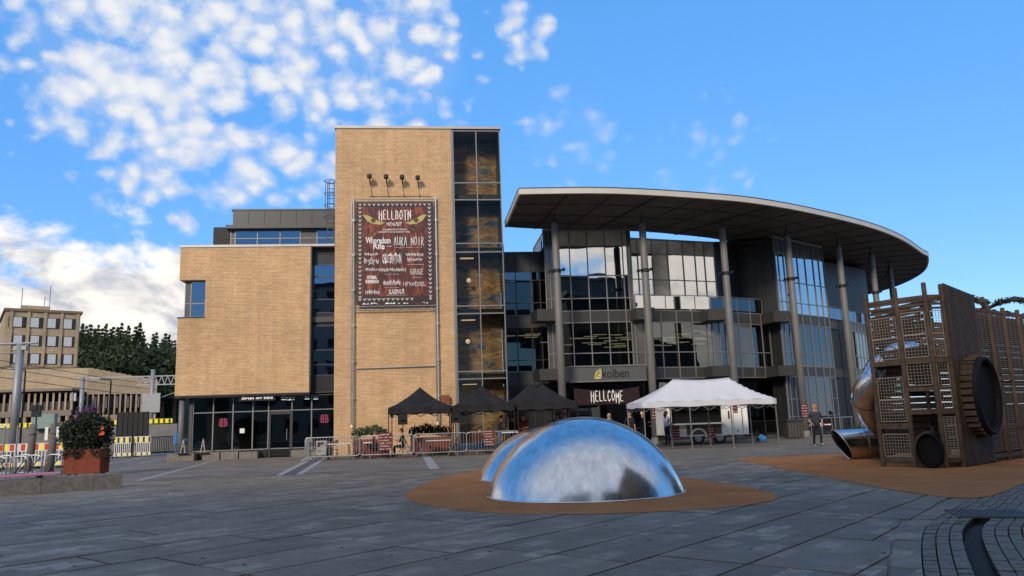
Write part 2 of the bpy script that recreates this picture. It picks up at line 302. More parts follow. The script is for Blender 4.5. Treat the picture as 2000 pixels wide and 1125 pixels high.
def slab_mat():
    # grey concrete paving with worn pale patches, each slab a slightly different tone
    m=mat('paving_concrete',(.11,.11,.112),.72,spec=.35); nt=m.node_tree; b=nt.nodes['Principled BSDF']; N=nt.nodes.new; L=nt.links.new
    g=N('ShaderNodeNewGeometry'); oi=N('ShaderNodeObjectInfo')
    rot=N('ShaderNodeMapping'); rot.inputs['Rotation'].default_value=(0,0,-R(43.7)); L(g.outputs['Position'],rot.inputs[0])
    t=N('ShaderNodeTexBrick'); L(rot.outputs[0],t.inputs['Vector']); t.inputs['Scale'].default_value=1; t.inputs['Brick Width'].default_value=.5; t.inputs['Row Height'].default_value=.25
    t.inputs['Mortar Size'].default_value=.0; t.inputs['Color1'].default_value=(0,0,0,1); t.inputs['Color2'].default_value=(1,1,1,1)
    def nz(v,sc,d=6,ro=.6):
        n=N('ShaderNodeTexNoise'); n.inputs['Scale'].default_value=sc; n.inputs['Detail'].default_value=d; n.inputs['Roughness'].default_value=ro; L(v,n.inputs['Vector']); return n.outputs['Fac']
    def mr(v,a,bb,c=0,d=1):
        n=N('ShaderNodeMapRange'); L(v,n.inputs[0]); n.inputs[1].default_value=a; n.inputs[2].default_value=bb; n.inputs[3].default_value=c; n.inputs[4].default_value=d; return n.outputs[0]
    def mul(a,bb):
        n=N('ShaderNodeMath'); n.operation='MULTIPLY'; L(a,n.inputs[0])
        if isinstance(bb,float): n.inputs[1].default_value=bb
        else: L(bb,n.inputs[1])
        return n.outputs[0]
    patch=mul(mul(mr(t.outputs['Color'],.66,.82),mr(nz(g.outputs['Position'],.32,3),.36,.60)),mr(nz(g.outputs['Position'],7,7),.36,.58))
    base=N('ShaderNodeMix'); base.data_type='RGBA'; L(mr(nz(g.outputs['Position'],1.3,8),.3,.7),base.inputs[0]); base.inputs[6].default_value=(.128,.103,.078,1); base.inputs[7].default_value=(.194,.160,.121,1)
    tone=N('ShaderNodeMix'); tone.data_type='RGBA'; tone.blend_type='MULTIPLY'; tone.inputs[0].default_value=1; L(base.outputs[2],tone.inputs[6]); L(mr(oi.outputs['Random'],0,1,.84,1.14),tone.inputs[7])
    sp=N('ShaderNodeMix'); sp.data_type='RGBA'; sp.blend_type='MULTIPLY'; sp.inputs[0].default_value=1; L(tone.outputs[2],sp.inputs[6]); L(mr(nz(g.outputs['Position'],90,3),.3,.7,.72,1.28),sp.inputs[7])
    x=N('ShaderNodeMix'); x.data_type='RGBA'; L(mul(patch,.62),x.inputs[0]); L(sp.outputs[2],x.inputs[6]); x.inputs[7].default_value=(.40,.34,.27,1)
    L(x.outputs[2],b.inputs['Base Color'])
    u=N('ShaderNodeBump'); u.inputs['Strength'].default_value=.35; u.inputs['Distance'].default_value=.01; L(nz(g.outputs['Position'],45,8),u.inputs['Height']); L(u.outputs[0],b.inputs['Normal'])
    L(mr(nz(g.outputs['Position'],2.2),.3,.7,.55,.85),b.inputs['Roughness'])
    return m
slabm=slab_mat()
settm=mat('granite_sett',(.145,.126,.105),.75,var=.4,vscale=11,bump=.6,bscale=30)
def mural_mat():
    m=mat('painted_mural',(.1,.06,.03),.7); nt=m.node_tree; b=nt.nodes['Principled BSDF']; N=nt.nodes.new; L=nt.links.new
    g=N('ShaderNodeNewGeometry'); mp=N('ShaderNodeMapping'); mp.inputs['Scale'].default_value=(.8,1,2.4); L(g.outputs['Position'],mp.inputs[0])
    n=N('ShaderNodeTexNoise'); n.inputs['Scale'].default_value=1.1; n.inputs['Detail'].default_value=9; n.inputs['Distortion'].default_value=.7; L(mp.outputs[0],n.inputs['Vector'])
    r=N('ShaderNodeValToRGB'); L(n.outputs['Fac'],r.inputs[0]); e=r.color_ramp.elements
    cols=[(.30,(.05,.07,.10)),(.40,(.10,.18,.24)),(.46,(.50,.26,.10)),(.52,(.20,.13,.08)),(.58,(.62,.34,.13)),(.66,(.26,.32,.24)),(.74,(.08,.13,.22))]
    e[0].position=cols[0][0]; e[0].color=(*cols[0][1],1); e[1].position=cols[-1][0]; e[1].color=(*cols[-1][1],1)
    for p,c in cols[1:-1]: q=e.new(p); q.color=(*c,1)
    L(r.outputs[0],b.inputs['Base Color']); return m
mural=mural_mat()
def ember_mat():
    m=mat('poster_print',(.03,.008,.008),.55); nt=m.node_tree; b=nt.nodes['Principled BSDF']; N=nt.nodes.new; L=nt.links.new
    g=N('ShaderNodeNewGeometry'); mp=N('ShaderNodeMapping'); mp.inputs['Scale'].default_value=(2.6,1,.6); L(g.outputs['Position'],mp.inputs[0])
    n=N('ShaderNodeTexNoise'); n.inputs['Scale'].default_value=1.5; n.inputs['Detail'].default_value=7; n.inputs['Distortion'].default_value=.9; L(mp.outputs[0],n.inputs['Vector'])
    r=N('ShaderNodeValToRGB'); L(n.outputs['Fac'],r.inputs[0]); e=r.color_ramp.elements
    e[0].position=.36; e[0].color=(.020,.006,.007,1); e[1].position=.72; e[1].color=(.30,.065,.02,1)
    q=e.new(.52); q.color=(.085,.012,.012,1); L(r.outputs[0],b.inputs['Base Color']); return m
ember=ember_mat()
# ================================================================ GROUND
g=MB(); g.quad((-900,-500,-.22),(900,-500,-.22),(900,1500,-.22),(-900,1500,-.22)); tag(g.build('ground',earth),kind='structure')
EDGE=26.2
g=MB(); g.box(-70,70,EDGE,62,-.2,0); street=tag(g.build('street',asphalt_grey),kind='structure')
g=MB(); g.box(-70,70,-60,-1.0,-.2,-.001); tag(g.build('plaza_behind',asphalt_grey),kind='structure')
# plaza slabs at 43.7 degrees, 1 m rows
A=R(43.7); U2=Vector((math.cos(A),math.sin(A))); V2=Vector((-math.sin(A),math.cos(A)))
RILL=[Vector(p) for p in [(3.6,4.6),(4.55,6.2),(5.75,8.05),(6.55,9.15),(7.3,9.95),(8.5,11.15),(10.2,12.85),(12.6,14.6),(16,16.2)]]
def smooth(pts,n=8):
    out=[]
    for i in range(len(pts)-1):
        a=pts[max(i-1,0)];b=pts[i];c=pts[i+1];d=pts[min(i+2,len(pts)-1)]
        for k in range(n):
            t=k/n; out.append(.5*((2*b)+(c-a)*t+(2*a-5*b+4*c-d)*t*t+(3*b-a-3*c+d)*t**3))
    return out+[pts[-1]]
RP=smooth(RILL,10)
def rill_near(p):
    i=min(range(len(RP)-1),key=lambda k:(RP[k]-p).length_squared); t=(RP[i+1]-RP[i]).normalized(); n=Vector((-t.y,t.x)); return RP[i],t,n,(p-RP[i]).dot(n)
def clip(poly,pt,n):
    out=[]
    for i in range(len(poly)):
        a=poly[i];b=poly[(i+1)%len(poly)];da=(a-pt).dot(n);db=(b-pt).dot(n)
        if da>=0: out.append(a)
        if (da<0)!=(db<0): out.append(a+(b-a)*(da/(da-db)))
    return out
plaza=tag(thing('plaza',None,None,(0,0,0)),kind='structure'); 
OUTER=.78
def add_slab_mesh(b,poly,dz,tx=0,ty=0):
    c=sum((Vector(p) for p in poly),Vector((0,0)))/len(poly); n=len(poly); e=.005
    def zt(p): return dz+tx*(p.x-c.x)+ty*(p.y-c.y)
    top=[p+(c-p).normalized()*e for p in poly]
    vs=[(p.x,p.y,-.08) for p in poly]+[(p.x,p.y,zt(p)-.003) for p in poly]+[(p.x,p.y,zt(p)) for p in top]
    fs=[(i,(i+1)%n,n+(i+1)%n,n+i) for i in range(n)]+[(n+i,n+(i+1)%n,2*n+(i+1)%n,2*n+i) for i in range(n)]+[tuple(range(2*n,3*n))]
    b.add(vs,fs)
slabs=[]
for r in range(-40,45):
    off=random.choice((0,.5,1,1.5))
    for k in range(-30,30):
        a=k*2+off; gap=.036
        v0=r*1.02+.36
        quad=[U2*u+V2*v for u,v in((a+gap/2,v0+gap/2),(a+2-gap/2,v0+gap/2),(a+2-gap/2,v0+1.02-gap/2),(a+gap/2,v0+1.02-gap/2))]
        c=sum(quad,Vector((0,0)))/4
        if not(-17<c.x<19 and -2.5<c.y<EDGE+1): continue
        poly=clip(quad,Vector((0,EDGE-.25)),Vector((0,-1)))
        if len(poly)<3: continue
        poly=clip(poly,Vector((0,-1.0)),Vector((0,1)))
        if len(poly)<3: continue
        cc=sum(poly,Vector((0,0)))/len(poly)
        if min((p-cc).length for p in RP)<2.4:
            pt,t,n,d=rill_near(cc); s_=1 if d>0 else -1
            if abs(d)<OUTER*.55: continue
            for q in list(poly)+[cc]:
                pt,t,n,d=rill_near(q); poly=clip(poly,pt+n*s_*OUTER,n*s_)
                if len(poly)<3: break
            if len(poly)<3: continue
        area=abs(sum(poly[i].x*poly[(i+1)%len(poly)].y-poly[(i+1)%len(poly)].x*poly[i].y for i in range(len(poly))))/2
        if area<.03: continue
        slabs.append(poly)
def inview(c,m=60):
    d=Vector((c.x,c.y,0))-EYE; z=d.dot(FW)
    if z<.5: return False
    x=1000+FPX*d.dot(RT)/z; y=562.5-FPX*d.dot(UP)/z
    return -m<x<2000+m and y<1125+m
vis=[p for p in slabs if any(inview(q) for q in p)]
vis.sort(key=lambda p:(sum(p,Vector((0,0)))/len(p)).length)
keep=vis[:298]; ids=set(id(p) for p in keep)
for p in keep:
    b=MB(); add_slab_mesh(b,p,random.uniform(-.006,0),random.uniform(-.002,.002),random.uniform(-.002,.002)); b.build('paving_slab',slabm,plaza)
b=MB()
for p in slabs:
    if id(p) not in ids: add_slab_mesh(b,p,random.uniform(-.004,0))
tag(b.build('paving_slabs_outlying',slabm,plaza),kind='stuff')
b=MB(); rn=random.Random(77)
for k in range(260):
    x=rn.uniform(-9,9); y=rn.uniform(6.5,25); r_=rn.uniform(.012,.035); n=6
    b.add([(x+r_*rn.uniform(.5,1.2)*math.cos(2*math.pi*q/n),y+r_*rn.uniform(.5,1.2)*math.sin(2*math.pi*q/n),.0045) for q in range(n)],[tuple(range(n))])
tag(b.build('gum_spots',mat('gum_dark',(.035,.033,.03),.8),plaza),kind='stuff')
# dark drain line between plaza and street
g=MB(); 
for i in range(30): g.box(-17+i*1.25,-17+i*1.25+1.22,EDGE-.24,EDGE-.012,-.1,-.012)
g.build('edge_channel',mat('channel_iron',(.03,.03,.03),.6,.5),plaza)
for sg in(-1,1):        # mortar bed under the slabs along the rill
    g=MB()
    for i in range(len(RP)-1):
        n1=rill_near(RP[i])[2]; n2=rill_near(RP[i+1]+(RP[i]-RP[i+1])*.01)[2]; q=[RP[i]+n1*sg*.75,RP[i+1]+n2*sg*.75,RP[i+1]+n2*sg*1.9,RP[i]+n1*sg*1.9]
        if sg<0: q=q[::-1]
        g.add([(v.x,v.y,-.022) for v in q],[(3,2,1,0)])
    g.build('mortar_bed',slabm,plaza)
# rill: curved setts, dark trench, grate
rill=tag(thing('drain_rill','curved paved drain channel with setts and slotted grate, front right corner','drain',(5.75,8.05,-.15)))
b=MB()
for i in range(len(RP)-1):
    a_,c_=RP[i],RP[i+1]; n1=rill_near(a_)[2]; n2=rill_near(c_+(a_-c_)*.01)[2]
    b.quad(*[(q.x,q.y,-.085) for q in(a_-n1*.09,c_-n2*.09,c_+n2*.09,a_+n1*.09)])
    for sg in(-1,1):
        p_=[a_+n1*.095*sg,c_+n2*.095*sg]; b.quad((p_[0].x,p_[0].y,-.085),(p_[1].x,p_[1].y,-.085),(p_[1].x,p_[1].y,-.02),(p_[0].x,p_[0].y,-.02))
b.build('trench',mat('wet_leaf_litter',(.022,.018,.013),.85,var=.7,vscale=22,bump=.8,bscale=40),rill)
L_=[0]
for i in range(len(RP)-1): L_.append(L_[-1]+(RP[i+1]-RP[i]).length)
def at_len(s):
    s=max(0,min(s,L_[-1]-1e-3)); i=max(k for k in range(len(L_)-1) if L_[k]<=s); t=(s-L_[i])/(L_[i+1]-L_[i]); d=(RP[i+1]-RP[i]).normalized()
    return RP[i]+(RP[i+1]-RP[i])*t,d,Vector((-d.y,d.x))
setts=[]
for row in range(4):
    o0=.10+row*.135 if row<3 else .10+3*.135
    o1=o0+.122 if row<3 else OUTER-.01
    for sg in(-1,1):
        s=random.uniform(0,.1); ln=.115 if row<3 else .62
        while s<L_[-1]-ln:
            l2=ln*random.uniform(.85,1.15); g_=.012
            pa,da,na=at_len(s+g_); pb,db,nb=at_len(s+l2)
            poly=[pa+na*sg*o0,pb+nb*sg*o0,pb+nb*sg*o1,pa+na*sg*o1]
            if sg<0: poly=poly[::-1]
            if poly[0].length<30: setts.append((poly,row))
            s+=l2
kg=min(range(len(RP)),key=lambda k:(RP[k]-Vector((7.5,10.1))).length); s=L_[kg]+.25
while s<L_[-1]-.13:       # beyond the grate the channel is closed with setts
    pa,da,na=at_len(s+.012); pb,db,nb=at_len(s+.12)
    for o0,o1 in((-.092,-.006),(.006,.092)): setts.append(([pa+na*o0,pb+nb*o0,pb+nb*o1,pa+na*o1],0))
    s+=.12
sv=[x for x in setts if inview(sum(x[0],Vector((0,0)))/4,10)]
sv.sort(key=lambda x:(sum(x[0],Vector((0,0)))/4).length+(0 if x[1]<3 else -5)); kept=sv[:300]; ids=set(id(x) for x in kept); rest=MB()
for x in setts:
    p,row=x
    t=(random.uniform(-.02,.02),random.uniform(-.02,.02)) if row<3 else (0,0)
    if id(x) in ids:
        b=MB(); add_slab_mesh(b,p,random.uniform(-.012,.002),*t); b.build('sett' if row<3 else 'border_slab',settm if row<3 else slabm,rill)
    else: add_slab_mesh(rest,p,random.uniform(-.01,.002),*t)
tag(rest.build('outlying_setts',settm,rill),kind='stuff')
ge=Vector((.92,-.39)).normalized(); gn=Vector((.39,.92)).normalized()
b=MB(); gc=Vector((7.5,10.1))
for k in range(15):
    q=gc+ge*(k-7)*.062; b.bar((q.x-gn.x*.36,q.y-gn.y*.36,.008),(q.x+gn.x*.36,q.y+gn.y*.36,.008),.034,.024)
for sg in(-1,1):
    q=gc+gn*.375*sg; b.bar((q.x-ge.x*.47,q.y-ge.y*.47,.008),(q.x+ge.x*.47,q.y+ge.y*.47,.008),.03,.028)
b.build('grate',mat('cast_iron',(.11,.105,.10),.55,.4),rill)
# rubber surfacing
def blobsheet(name,pts,label=None,z=.006):
    pts=smooth([Vector(p) for p in pts]+[Vector(pts[0])],7)[:-1]
    b=MB(); b.prism([(p.x,p.y) for p in pts],-.003,z); o=b.build(name,rubber); tag(o,kind='structure'); return o
blobsheet('rubber_surface',[(-.63,16.9),(-.25,14.9),(.9,13.0),(2.4,12.2),(4.2,12.15),(5.5,12.7),(6.05,13.6),(6.3,15.4),(6.0,18.0),(5.6,21),(4.8,24.0),(3.2,25.3),(1.6,24.7),(.3,22),(-.4,19)])
blobsheet('rubber_surface',[(10.0,25.4),(9.3,21),(8.7,16.6),(8.3,13.2),(8.5,12.0),(9.3,12.3),(10.9,13.7),(13.5,15.8),(17,17.4),(22,18),(24,22),(20,25.2),(14,25.6)])
# markings and strips on the street
lightstone=mat('pale_strip',(.27,.265,.26),.8,var=.25,vscale=6); darkstone=mat('dark_strip',(.07,.07,.075),.7,var=.2,vscale=6)
def strip(name,a,b_,w,m,z=.004,par=street):
    a=Vector(a);b_=Vector(b_);d=(b_-a).normalized();n=Vector((-d.y,d.x))*w/2
    o=MB(); o.quad((a.x-n.x,a.y-n.y,z),(a.x+n.x,a.y+n.y,z),(b_.x+n.x,b_.y+n.y,z),(b_.x-n.x,b_.y-n.y,z)); return o.build(name,m,par)
strip('paving_strip',(-4.7,26.3),(-5.9,42.4),.85,lightstone); strip('paving_strip_inset',(-4.7,26.3),(-5.9,42.4),.40,darkstone,.008)
strip('paving_strip',(.02,26.3),(-.45,40),.35,lightstone)
strip('paving_strip',(-9.4,26.3),(-11.4,43),.20,lightstone)
strip('paving_strip',(-16.6,42),(-20,61),.16,lightstone); strip('paving_strip',(-15,42),(-18,61),.16,lightstone)
stain=mat('damp_stain',(.055,.053,.05),.6,var=.3,vscale=2)
for i in range(16):
    x=random.uniform(-13,11); y=random.choice([26.9,28.5,31,33,35])+random.uniform(-.3,.3); L0=random.uniform(1.2,4.5); w=random.uniform(.08,.35)
    pts=[Vector((x-L0/2,y)),Vector((x-L0*.2,y+w*random.uniform(.3,.6))),Vector((x+L0*.2,y+w*.4)),Vector((x+L0/2,y+.02)),Vector((x+L0*.2,y-w*.5)),Vector((x-L0*.25,y-w*.3))]
    p=smooth(pts+[pts[0]],5)[:-1]; b=MB(); b.add([(q.x,q.y,.0015+i*.0001) for q in p],[tuple(range(len(p)))[::-1]]); b.build('damp_patch',stain,street)
# ================================================================ STEEL DOMES
def dome(c,rad,h,label):
    t=thing('steel_dome',label,'dome',(c[0],c[1],0),'climbing domes')
    Rs=(rad*rad+h*h)/(2*h); prof=[]
    a0=math.asin(min(1,rad/Rs)) if h<rad else math.pi/2
    for i in range(25):
        a=a0*(1-i/24); prof.append((max(.0005,Rs*math.sin(a)),h-Rs*(1-math.cos(a))))
    b=MB(); b.lathe(prof,(c[0],c[1],.012),96); b.build('shell',steel,t,True)
    b=MB(); b.lathe([(rad+.005,-.01),(rad+.03,-.01),(rad+.03,.02),(rad+.005,.025)],(c[0],c[1],.006),96); b.build('base_rim',steel,t,True)
    return t
dome((3.02,15.72),1.97,1.50,'nearest large polished steel dome on orange rubber')
dome((3.0,20.6),1.85,1.30,'farther polished steel dome peeking out behind the nearest one')
# ================================================================ MAIN BUILDING
BLD=thing('cultural_building','tan brick and dark glass building with tall tower and sweeping curved canopy','building',(0,45,0))
PANES={}
def pane_mesh(w,h,m,kind,t=.024):
    k=(round(w,2),round(h,2),m.name,kind)
    if k not in PANES:
        b=MB(); b.box(-w/2,w/2,-t/2,t/2,-h/2,h/2); PANES[k]=b.mesh(kind,m)
    return PANES[k]
def glaze(parent,p0,p1,us,zs,kind,fm=None,vb=.06,hb=.06,depth=.12,tilt=.0035,skipv=(),fname='window_frame',gm=None):
    """curtain wall from plan point p0 to p1 (left to right seen from outside)"""
    fm=fm or mullion; gm=gm or glass
    p0=Vector(p0);p1=Vector(p1);d=(p1-p0).normalized();n=Vector((d.y,-d.x))  # n points to the viewer
    b=MB()
    for i,u in enumerate(us):
        q=p0+d*u; b.bar((q.x,q.y,zs[0]),(q.x,q.y,zs[-1]),vb,depth,up=(n.x,n.y,0))
    for j,z in enumerate(zs):
        a=p0+d*us[0];c=p0+d*us[-1]; zz=z+(.001 if j else .003)
        b.bar((a.x,a.y,zz),(c.x,c.y,zz),depth-.02,hb)
    fr=b.build(fname,fm,parent)
    for i in range(len(us)-1):
        for j in range(len(zs)-1):
            k=kind(i,j)
            if k is None: continue
            m=k if not isinstance(k,str) else gm
            op=m not in(mirror,glass,shopglass,murglass,blueglass)
            w=us[i+1]-us[i]-vb*.6; h=zs[j+1]-zs[j]-hb*.6
            q=p0+d*(us[i]+us[i+1])/2; c=Vector((q.x,q.y,(zs[j]+zs[j+1])/2))
            X=Vector((d.x,d.y,0));Y=Vector((-n.x,-n.y,0));Z=Vector((0,0,1))
            mt=Matrix.Identity(4)
            for r in range(3): mt[r][0]=X[r];mt[r][1]=Y[r];mt[r][2]=Z[r];mt[r][3]=c[r]
            tl=tilt if not op else tilt*.3
            mt=mt@Matrix.Rotation(random.uniform(-tl,tl),4,'X')@Matrix.Rotation(random.uniform(-tl,tl),4,'Z')
            piece('panel' if op else 'pane',pane_mesh(w,h,m,'panel' if op else 'pane'),fr,mt)
    return fr
YF=43.0
# --- left brick block
b=MB()
b.box(-13.72,-6.70,YF,YF+.30,9.72,11.55)              # above the corner window
b.box(-12.33,-6.70,YF,YF+.30,7.65,9.72)
b.box(-13.72,-6.70,YF,YF+.30,3.42,7.65)
b.box(-13.72,-13.42,YF+.30,58,3.42,7.65); b.box(-13.72,-13.42,YF+.30,58,9.72,11.55); b.box(-13.72,-13.42,YF+1.4,58,7.65,9.72)
b.build('brick_wall',brick,BLD)
b=MB(); b.box(-13.78,-5.36,YF-.05,YF+.45,11.55,11.68); b.box(-13.78,-13.3,YF+.45,58,11.55,11.68); b.build('roof_edge',cap_metal,BLD)
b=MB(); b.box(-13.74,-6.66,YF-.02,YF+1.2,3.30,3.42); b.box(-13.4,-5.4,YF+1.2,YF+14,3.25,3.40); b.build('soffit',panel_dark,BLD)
b=MB(); b.box(-13.4,-5.4,YF+.5,YF+14,11.2,11.5); b.box(-13.4,-5.4,YF+.4,YF+14,7.3,7.6); b.build('floor_slab',interior_floor,BLD)
b=MB(); b.box(-13.4,-5.4,YF+5,YF+5.2,0,14); b.build('inner_wall',interior,BLD)
# corner window
w=glaze(BLD,(-13.46,YF+.32),(-12.33,YF+.32),[0,.30,1.13],[7.70,8.45,9.68],lambda i,j:panel_grey if i==0 else blueglass,mullion,.05,.05,.08)
b=MB(); b.box(-13.76,-12.30,YF-.04,YF+.3,7.62,7.67); b.build('sill',panel_dark,w)
# glazed slot between block and tower
sl_=[(3.42,panel_dark),(4.35,blueglass),(5.25,blueglass),(6.55,blueglass),(7.25,panel_dark),(8.0,blueglass),(8.75,blueglass),(10.35,blueglass),(11.55,None)]
zs=[3.42,4.35,4.95,5.75,7.1,7.85,8.6,9.9,10.6,11.5]
kinds=[panel_dark,blueglass,blueglass,blueglass,panel_dark,blueglass,blueglass,blueglass,panel_dark]
glaze(BLD,(-6.66,YF+.55),(-5.36,YF+.55),[0,1.30],zs,lambda i,j:kinds[j],mull_dark,.08,.06,.1)
b=MB(); b.box(-6.70,-6.62,YF,YF+.6,3.42,11.5); b.build('trim',mull_dark,BLD)
# penthouse
YP=46.6
b=MB(); b.box(-11.95,-5.3,YP+.3,YP+8,11.6,12.35)
b.box(-11.85,-5.3,YP+.35,YP+8,13.72,14.7); b.build('penthouse_wall',panel_dark,BLD)
b=MB(); b.box(-12.25,-5.3,YP-.25,YP+8,13.50,13.72); b.box(-11.98,-5.3,YP-.02,YP+8,14.66,14.76); b.build('penthouse_eave',panel_grey,BLD)
for k in range(7):
    b=MB(); b.box(-11.9+k*.94+.01,-11.9+(k+1)*.94-.01,YP,YP+.1,13.74,14.64); b.build('penthouse_panel',panel_grey,BLD)
glaze(BLD,(-12.0,YP+.15),(-5.4,YP+.15),[0,.25,1.55,2.9,4.1,5.1,6.1,6.6],[12.35,12.95,13.48],lambda i,j:(panel_grey if i in(0,4) else blueglass),mullion,.06,.05,.1)
# --- brick tower
b=MB(); b.box(-5.36,1.26,YF,YF+.3,0,18.55); b.box(-5.36,-5.06,YF+.3,56,0,18.55); b.box(-5.06,4.1,55.7,56,11,18.55); b.build('tower_wall',brick,BLD)
b=MB(); b.box(-5.42,4.22,YF-.06,YF+.5,18.55,18.70); b.box(-5.42,-5.0,YF+.5,56,18.55,18.70); b.box(-5.0,4.22,YF+.5,56,18.50,18.62); b.build('tower_roof_edge',cap_metal,BLD)
b=MB(); b.box(1.262,1.36,YF-.03,YF+.3,0,18.5); b.build('trim',mullion,BLD)
TZ=[.35,2.2,3.89,4.31,7.57,8.01,11.13,11.64,14.24,15.26,18.45]
glaze(BLD,(1.40,YF+.08),(4.14,YF+.08),[0,1.36,2.74],TZ,lambda i,j:murglass,mullion,.055,.06,.14)
b=MB()
for z in(3.95,7.6,11.2,14.4): b.box(1.4,4.05,YF+.5,YF+8,z,z+.3)
b.build('floor_slab',interior_floor,BLD)
b=MB(); b.box(1.4,4.10,YF+1.9,YF+2.0,.3,18.4); b.build('mural_wall',mural,BLD)
b=MB(); b.box(4.06,4.14,YF+.2,56,11.8,18.5); b.build('tower_side_wall',panel_dark,BLD)
glaze(BLD,(4.16,YF+.1),(4.16,YF+3.2),[0,1.5,3.1],TZ[:-3]+[11.5],lambda i,j:glass if TZ[j+1]-TZ[j]>.6 else panel_dark,mull_dark,.06,.06,.1)
b=MB()
for z in(7.35,3.66,11.0):
    b.box(1.7,2.5,YF+.9,YF+1.2,z-.03,z)
for x,y,z in((2.05,1.0,6.1),(2.2,1.2,9.7)):
    b.lathe([(.01,.14),(.1,.1),(.14,0),(.1,-.1),(.01,-.14)],(x,YF+y,z),12)
b.build('lamp',mat('lobby_lamp',(.5,.4,.25),.5,emit=((1,.72,.4),.35)),BLD)
# --- shop on the ground floor
YS=YF+.75
g_=glaze(BLD,(-12.94,YS),(-5.38,YS),[0,1.06,2.10,3.15,3.98,5.23,6.29,7.54],[.46,2.50,3.30],lambda i,j:None if(i==4 and j==0) else shopglass,mullion,.06,.05,.1,gm=shopglass)
b=MB(); b.box(-12.94,-9.0,YS-.05,YS+.1,0.02,.43); b.box(-7.65,-5.4,YS-.05,YS+.1,.02,.43); b.build('plinth',panel_dark,BLD)
for x0,x1 in((-14.0,-12.6),(-12.2,-11.3),(-11.25,-10.35),(-10.3,-9.35),(-7.6,-6.0)):
    b=MB(); b.box(x0+.01,x1-.01,YS-.75,YS-.15,.0,.40 if x0<-11 else .36); b.build('plinth_block',kerbstone,BLD)
b=MB(); b.box(-13.15,-12.96,YS-.1,YS+.2,0,3.3); b.build('shop_pier',grey_metal,BLD)
b=MB(); b.tube([(-13.42,YF+.35,0),(-13.42,YF+.35,3.32)],.15,16); b.build('shop_column',colm,BLD,True)
dr=MB(); dr.box(-8.93,-8.83,YS-.07,YS+.07,.02,2.5); dr.box(-7.80,-7.70,YS-.07,YS+.07,.02,2.5); dr.box(-8.83,-7.8,YS-.05,YS+.05,2.3,2.48)
dr=dr.build('door',mull_dark,BLD)
b=MB(); b.box(-8.80,-7.83,YS-.01,YS+.01,.06,2.28); b.build('pane',shopglass,dr)
b=MB(); b.tube([(-7.95,YS-.12,.9),(-7.95,YS-.12,1.5)],.02,8); b.tube([(-7.95,YS-.12,1.45),(-7.95,YS,1.45)],.014,6); b.tube([(-7.95,YS-.12,.95),(-7.95,YS,.95)],.014,6); b.build('handle',galv,dr)
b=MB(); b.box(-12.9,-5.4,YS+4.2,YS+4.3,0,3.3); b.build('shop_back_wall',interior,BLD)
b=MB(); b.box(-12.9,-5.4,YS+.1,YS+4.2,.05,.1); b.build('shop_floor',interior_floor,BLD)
for x in(-8.5,-8.1,-7.2,-6.8,-8.3):
    b=MB(); yy=YS+random.uniform(1.2,2.6); b.box(x-.12,x+.12,yy,yy+.22,3.14,3.17); b.build('ceiling_lamp',coollight,BLD)
b=MB()
for x in(-11.6,-10.6,-9.6,-6.3): b.box(x-.35,x+.35,YS+1.6,YS+2.3,.1,.85)
b.build('shop_counter',mat('counter',(.10,.14,.13),.6,var=.3),BLD)
# --- link between tower and hall
YL=46.0
LZ=[.1,3.62,4.35,5.09,7.07,7.79,8.58,9.98,10.52,11.75]
lk=[panel_dark,panel_grey,glass,glass,panel_grey,glass,glass,glass,panel_grey]
glaze(BLD,(4.2,YL),(7.2,YL),[0,.95,1.85,2.45,3.0],LZ,lambda i,j:lk[j],mull_dark,.05,.05,.1)
b=MB(); b.box(4.2,8,YL+.2,YL+9,11.5,11.7); b.box(4.2,8,YL+.3,YL+9,7.1,7.7); b.box(4.2,8,YL+.3,YL+9,3.7,4.3); b.build('floor_slab',interior_floor,BLD)
# --- glass hall
HB=(3.72,4.38); HT=(7.12,7.82)
hz=[3.72,4.38,5.30,7.12,7.82,8.57,9.94,11.78,12.74]
def hk(i,j,n,edge=()):
    if j in(0,3): return panel_grey
    if i in edge: return panel_pale
    if j==7: return panel_cream
    return mirror if j>4 else glass
YA=44.6
usA=[0,.28,.71,1.51,2.59,3.68,4.77,5.05,5.28]
glaze(BLD,(6.80,YA),(12.08,YA),usA,hz,lambda i,j:hk(i,j,8,(0,1,7)),mullion,.055,.055,.12)
b=MB(); b.box(6.74,12.14,YA-.08,YA+.3,12.76,12.90); b.build('bay_cap',cap_metal,BLD)
glaze(BLD,(6.78,YA+4.5),(6.78,YA+.02),[0,.9,1.8,2.7,3.6,4.48],[11.75,12.7],lambda i,j:glass,mullion,.05,.05,.1)
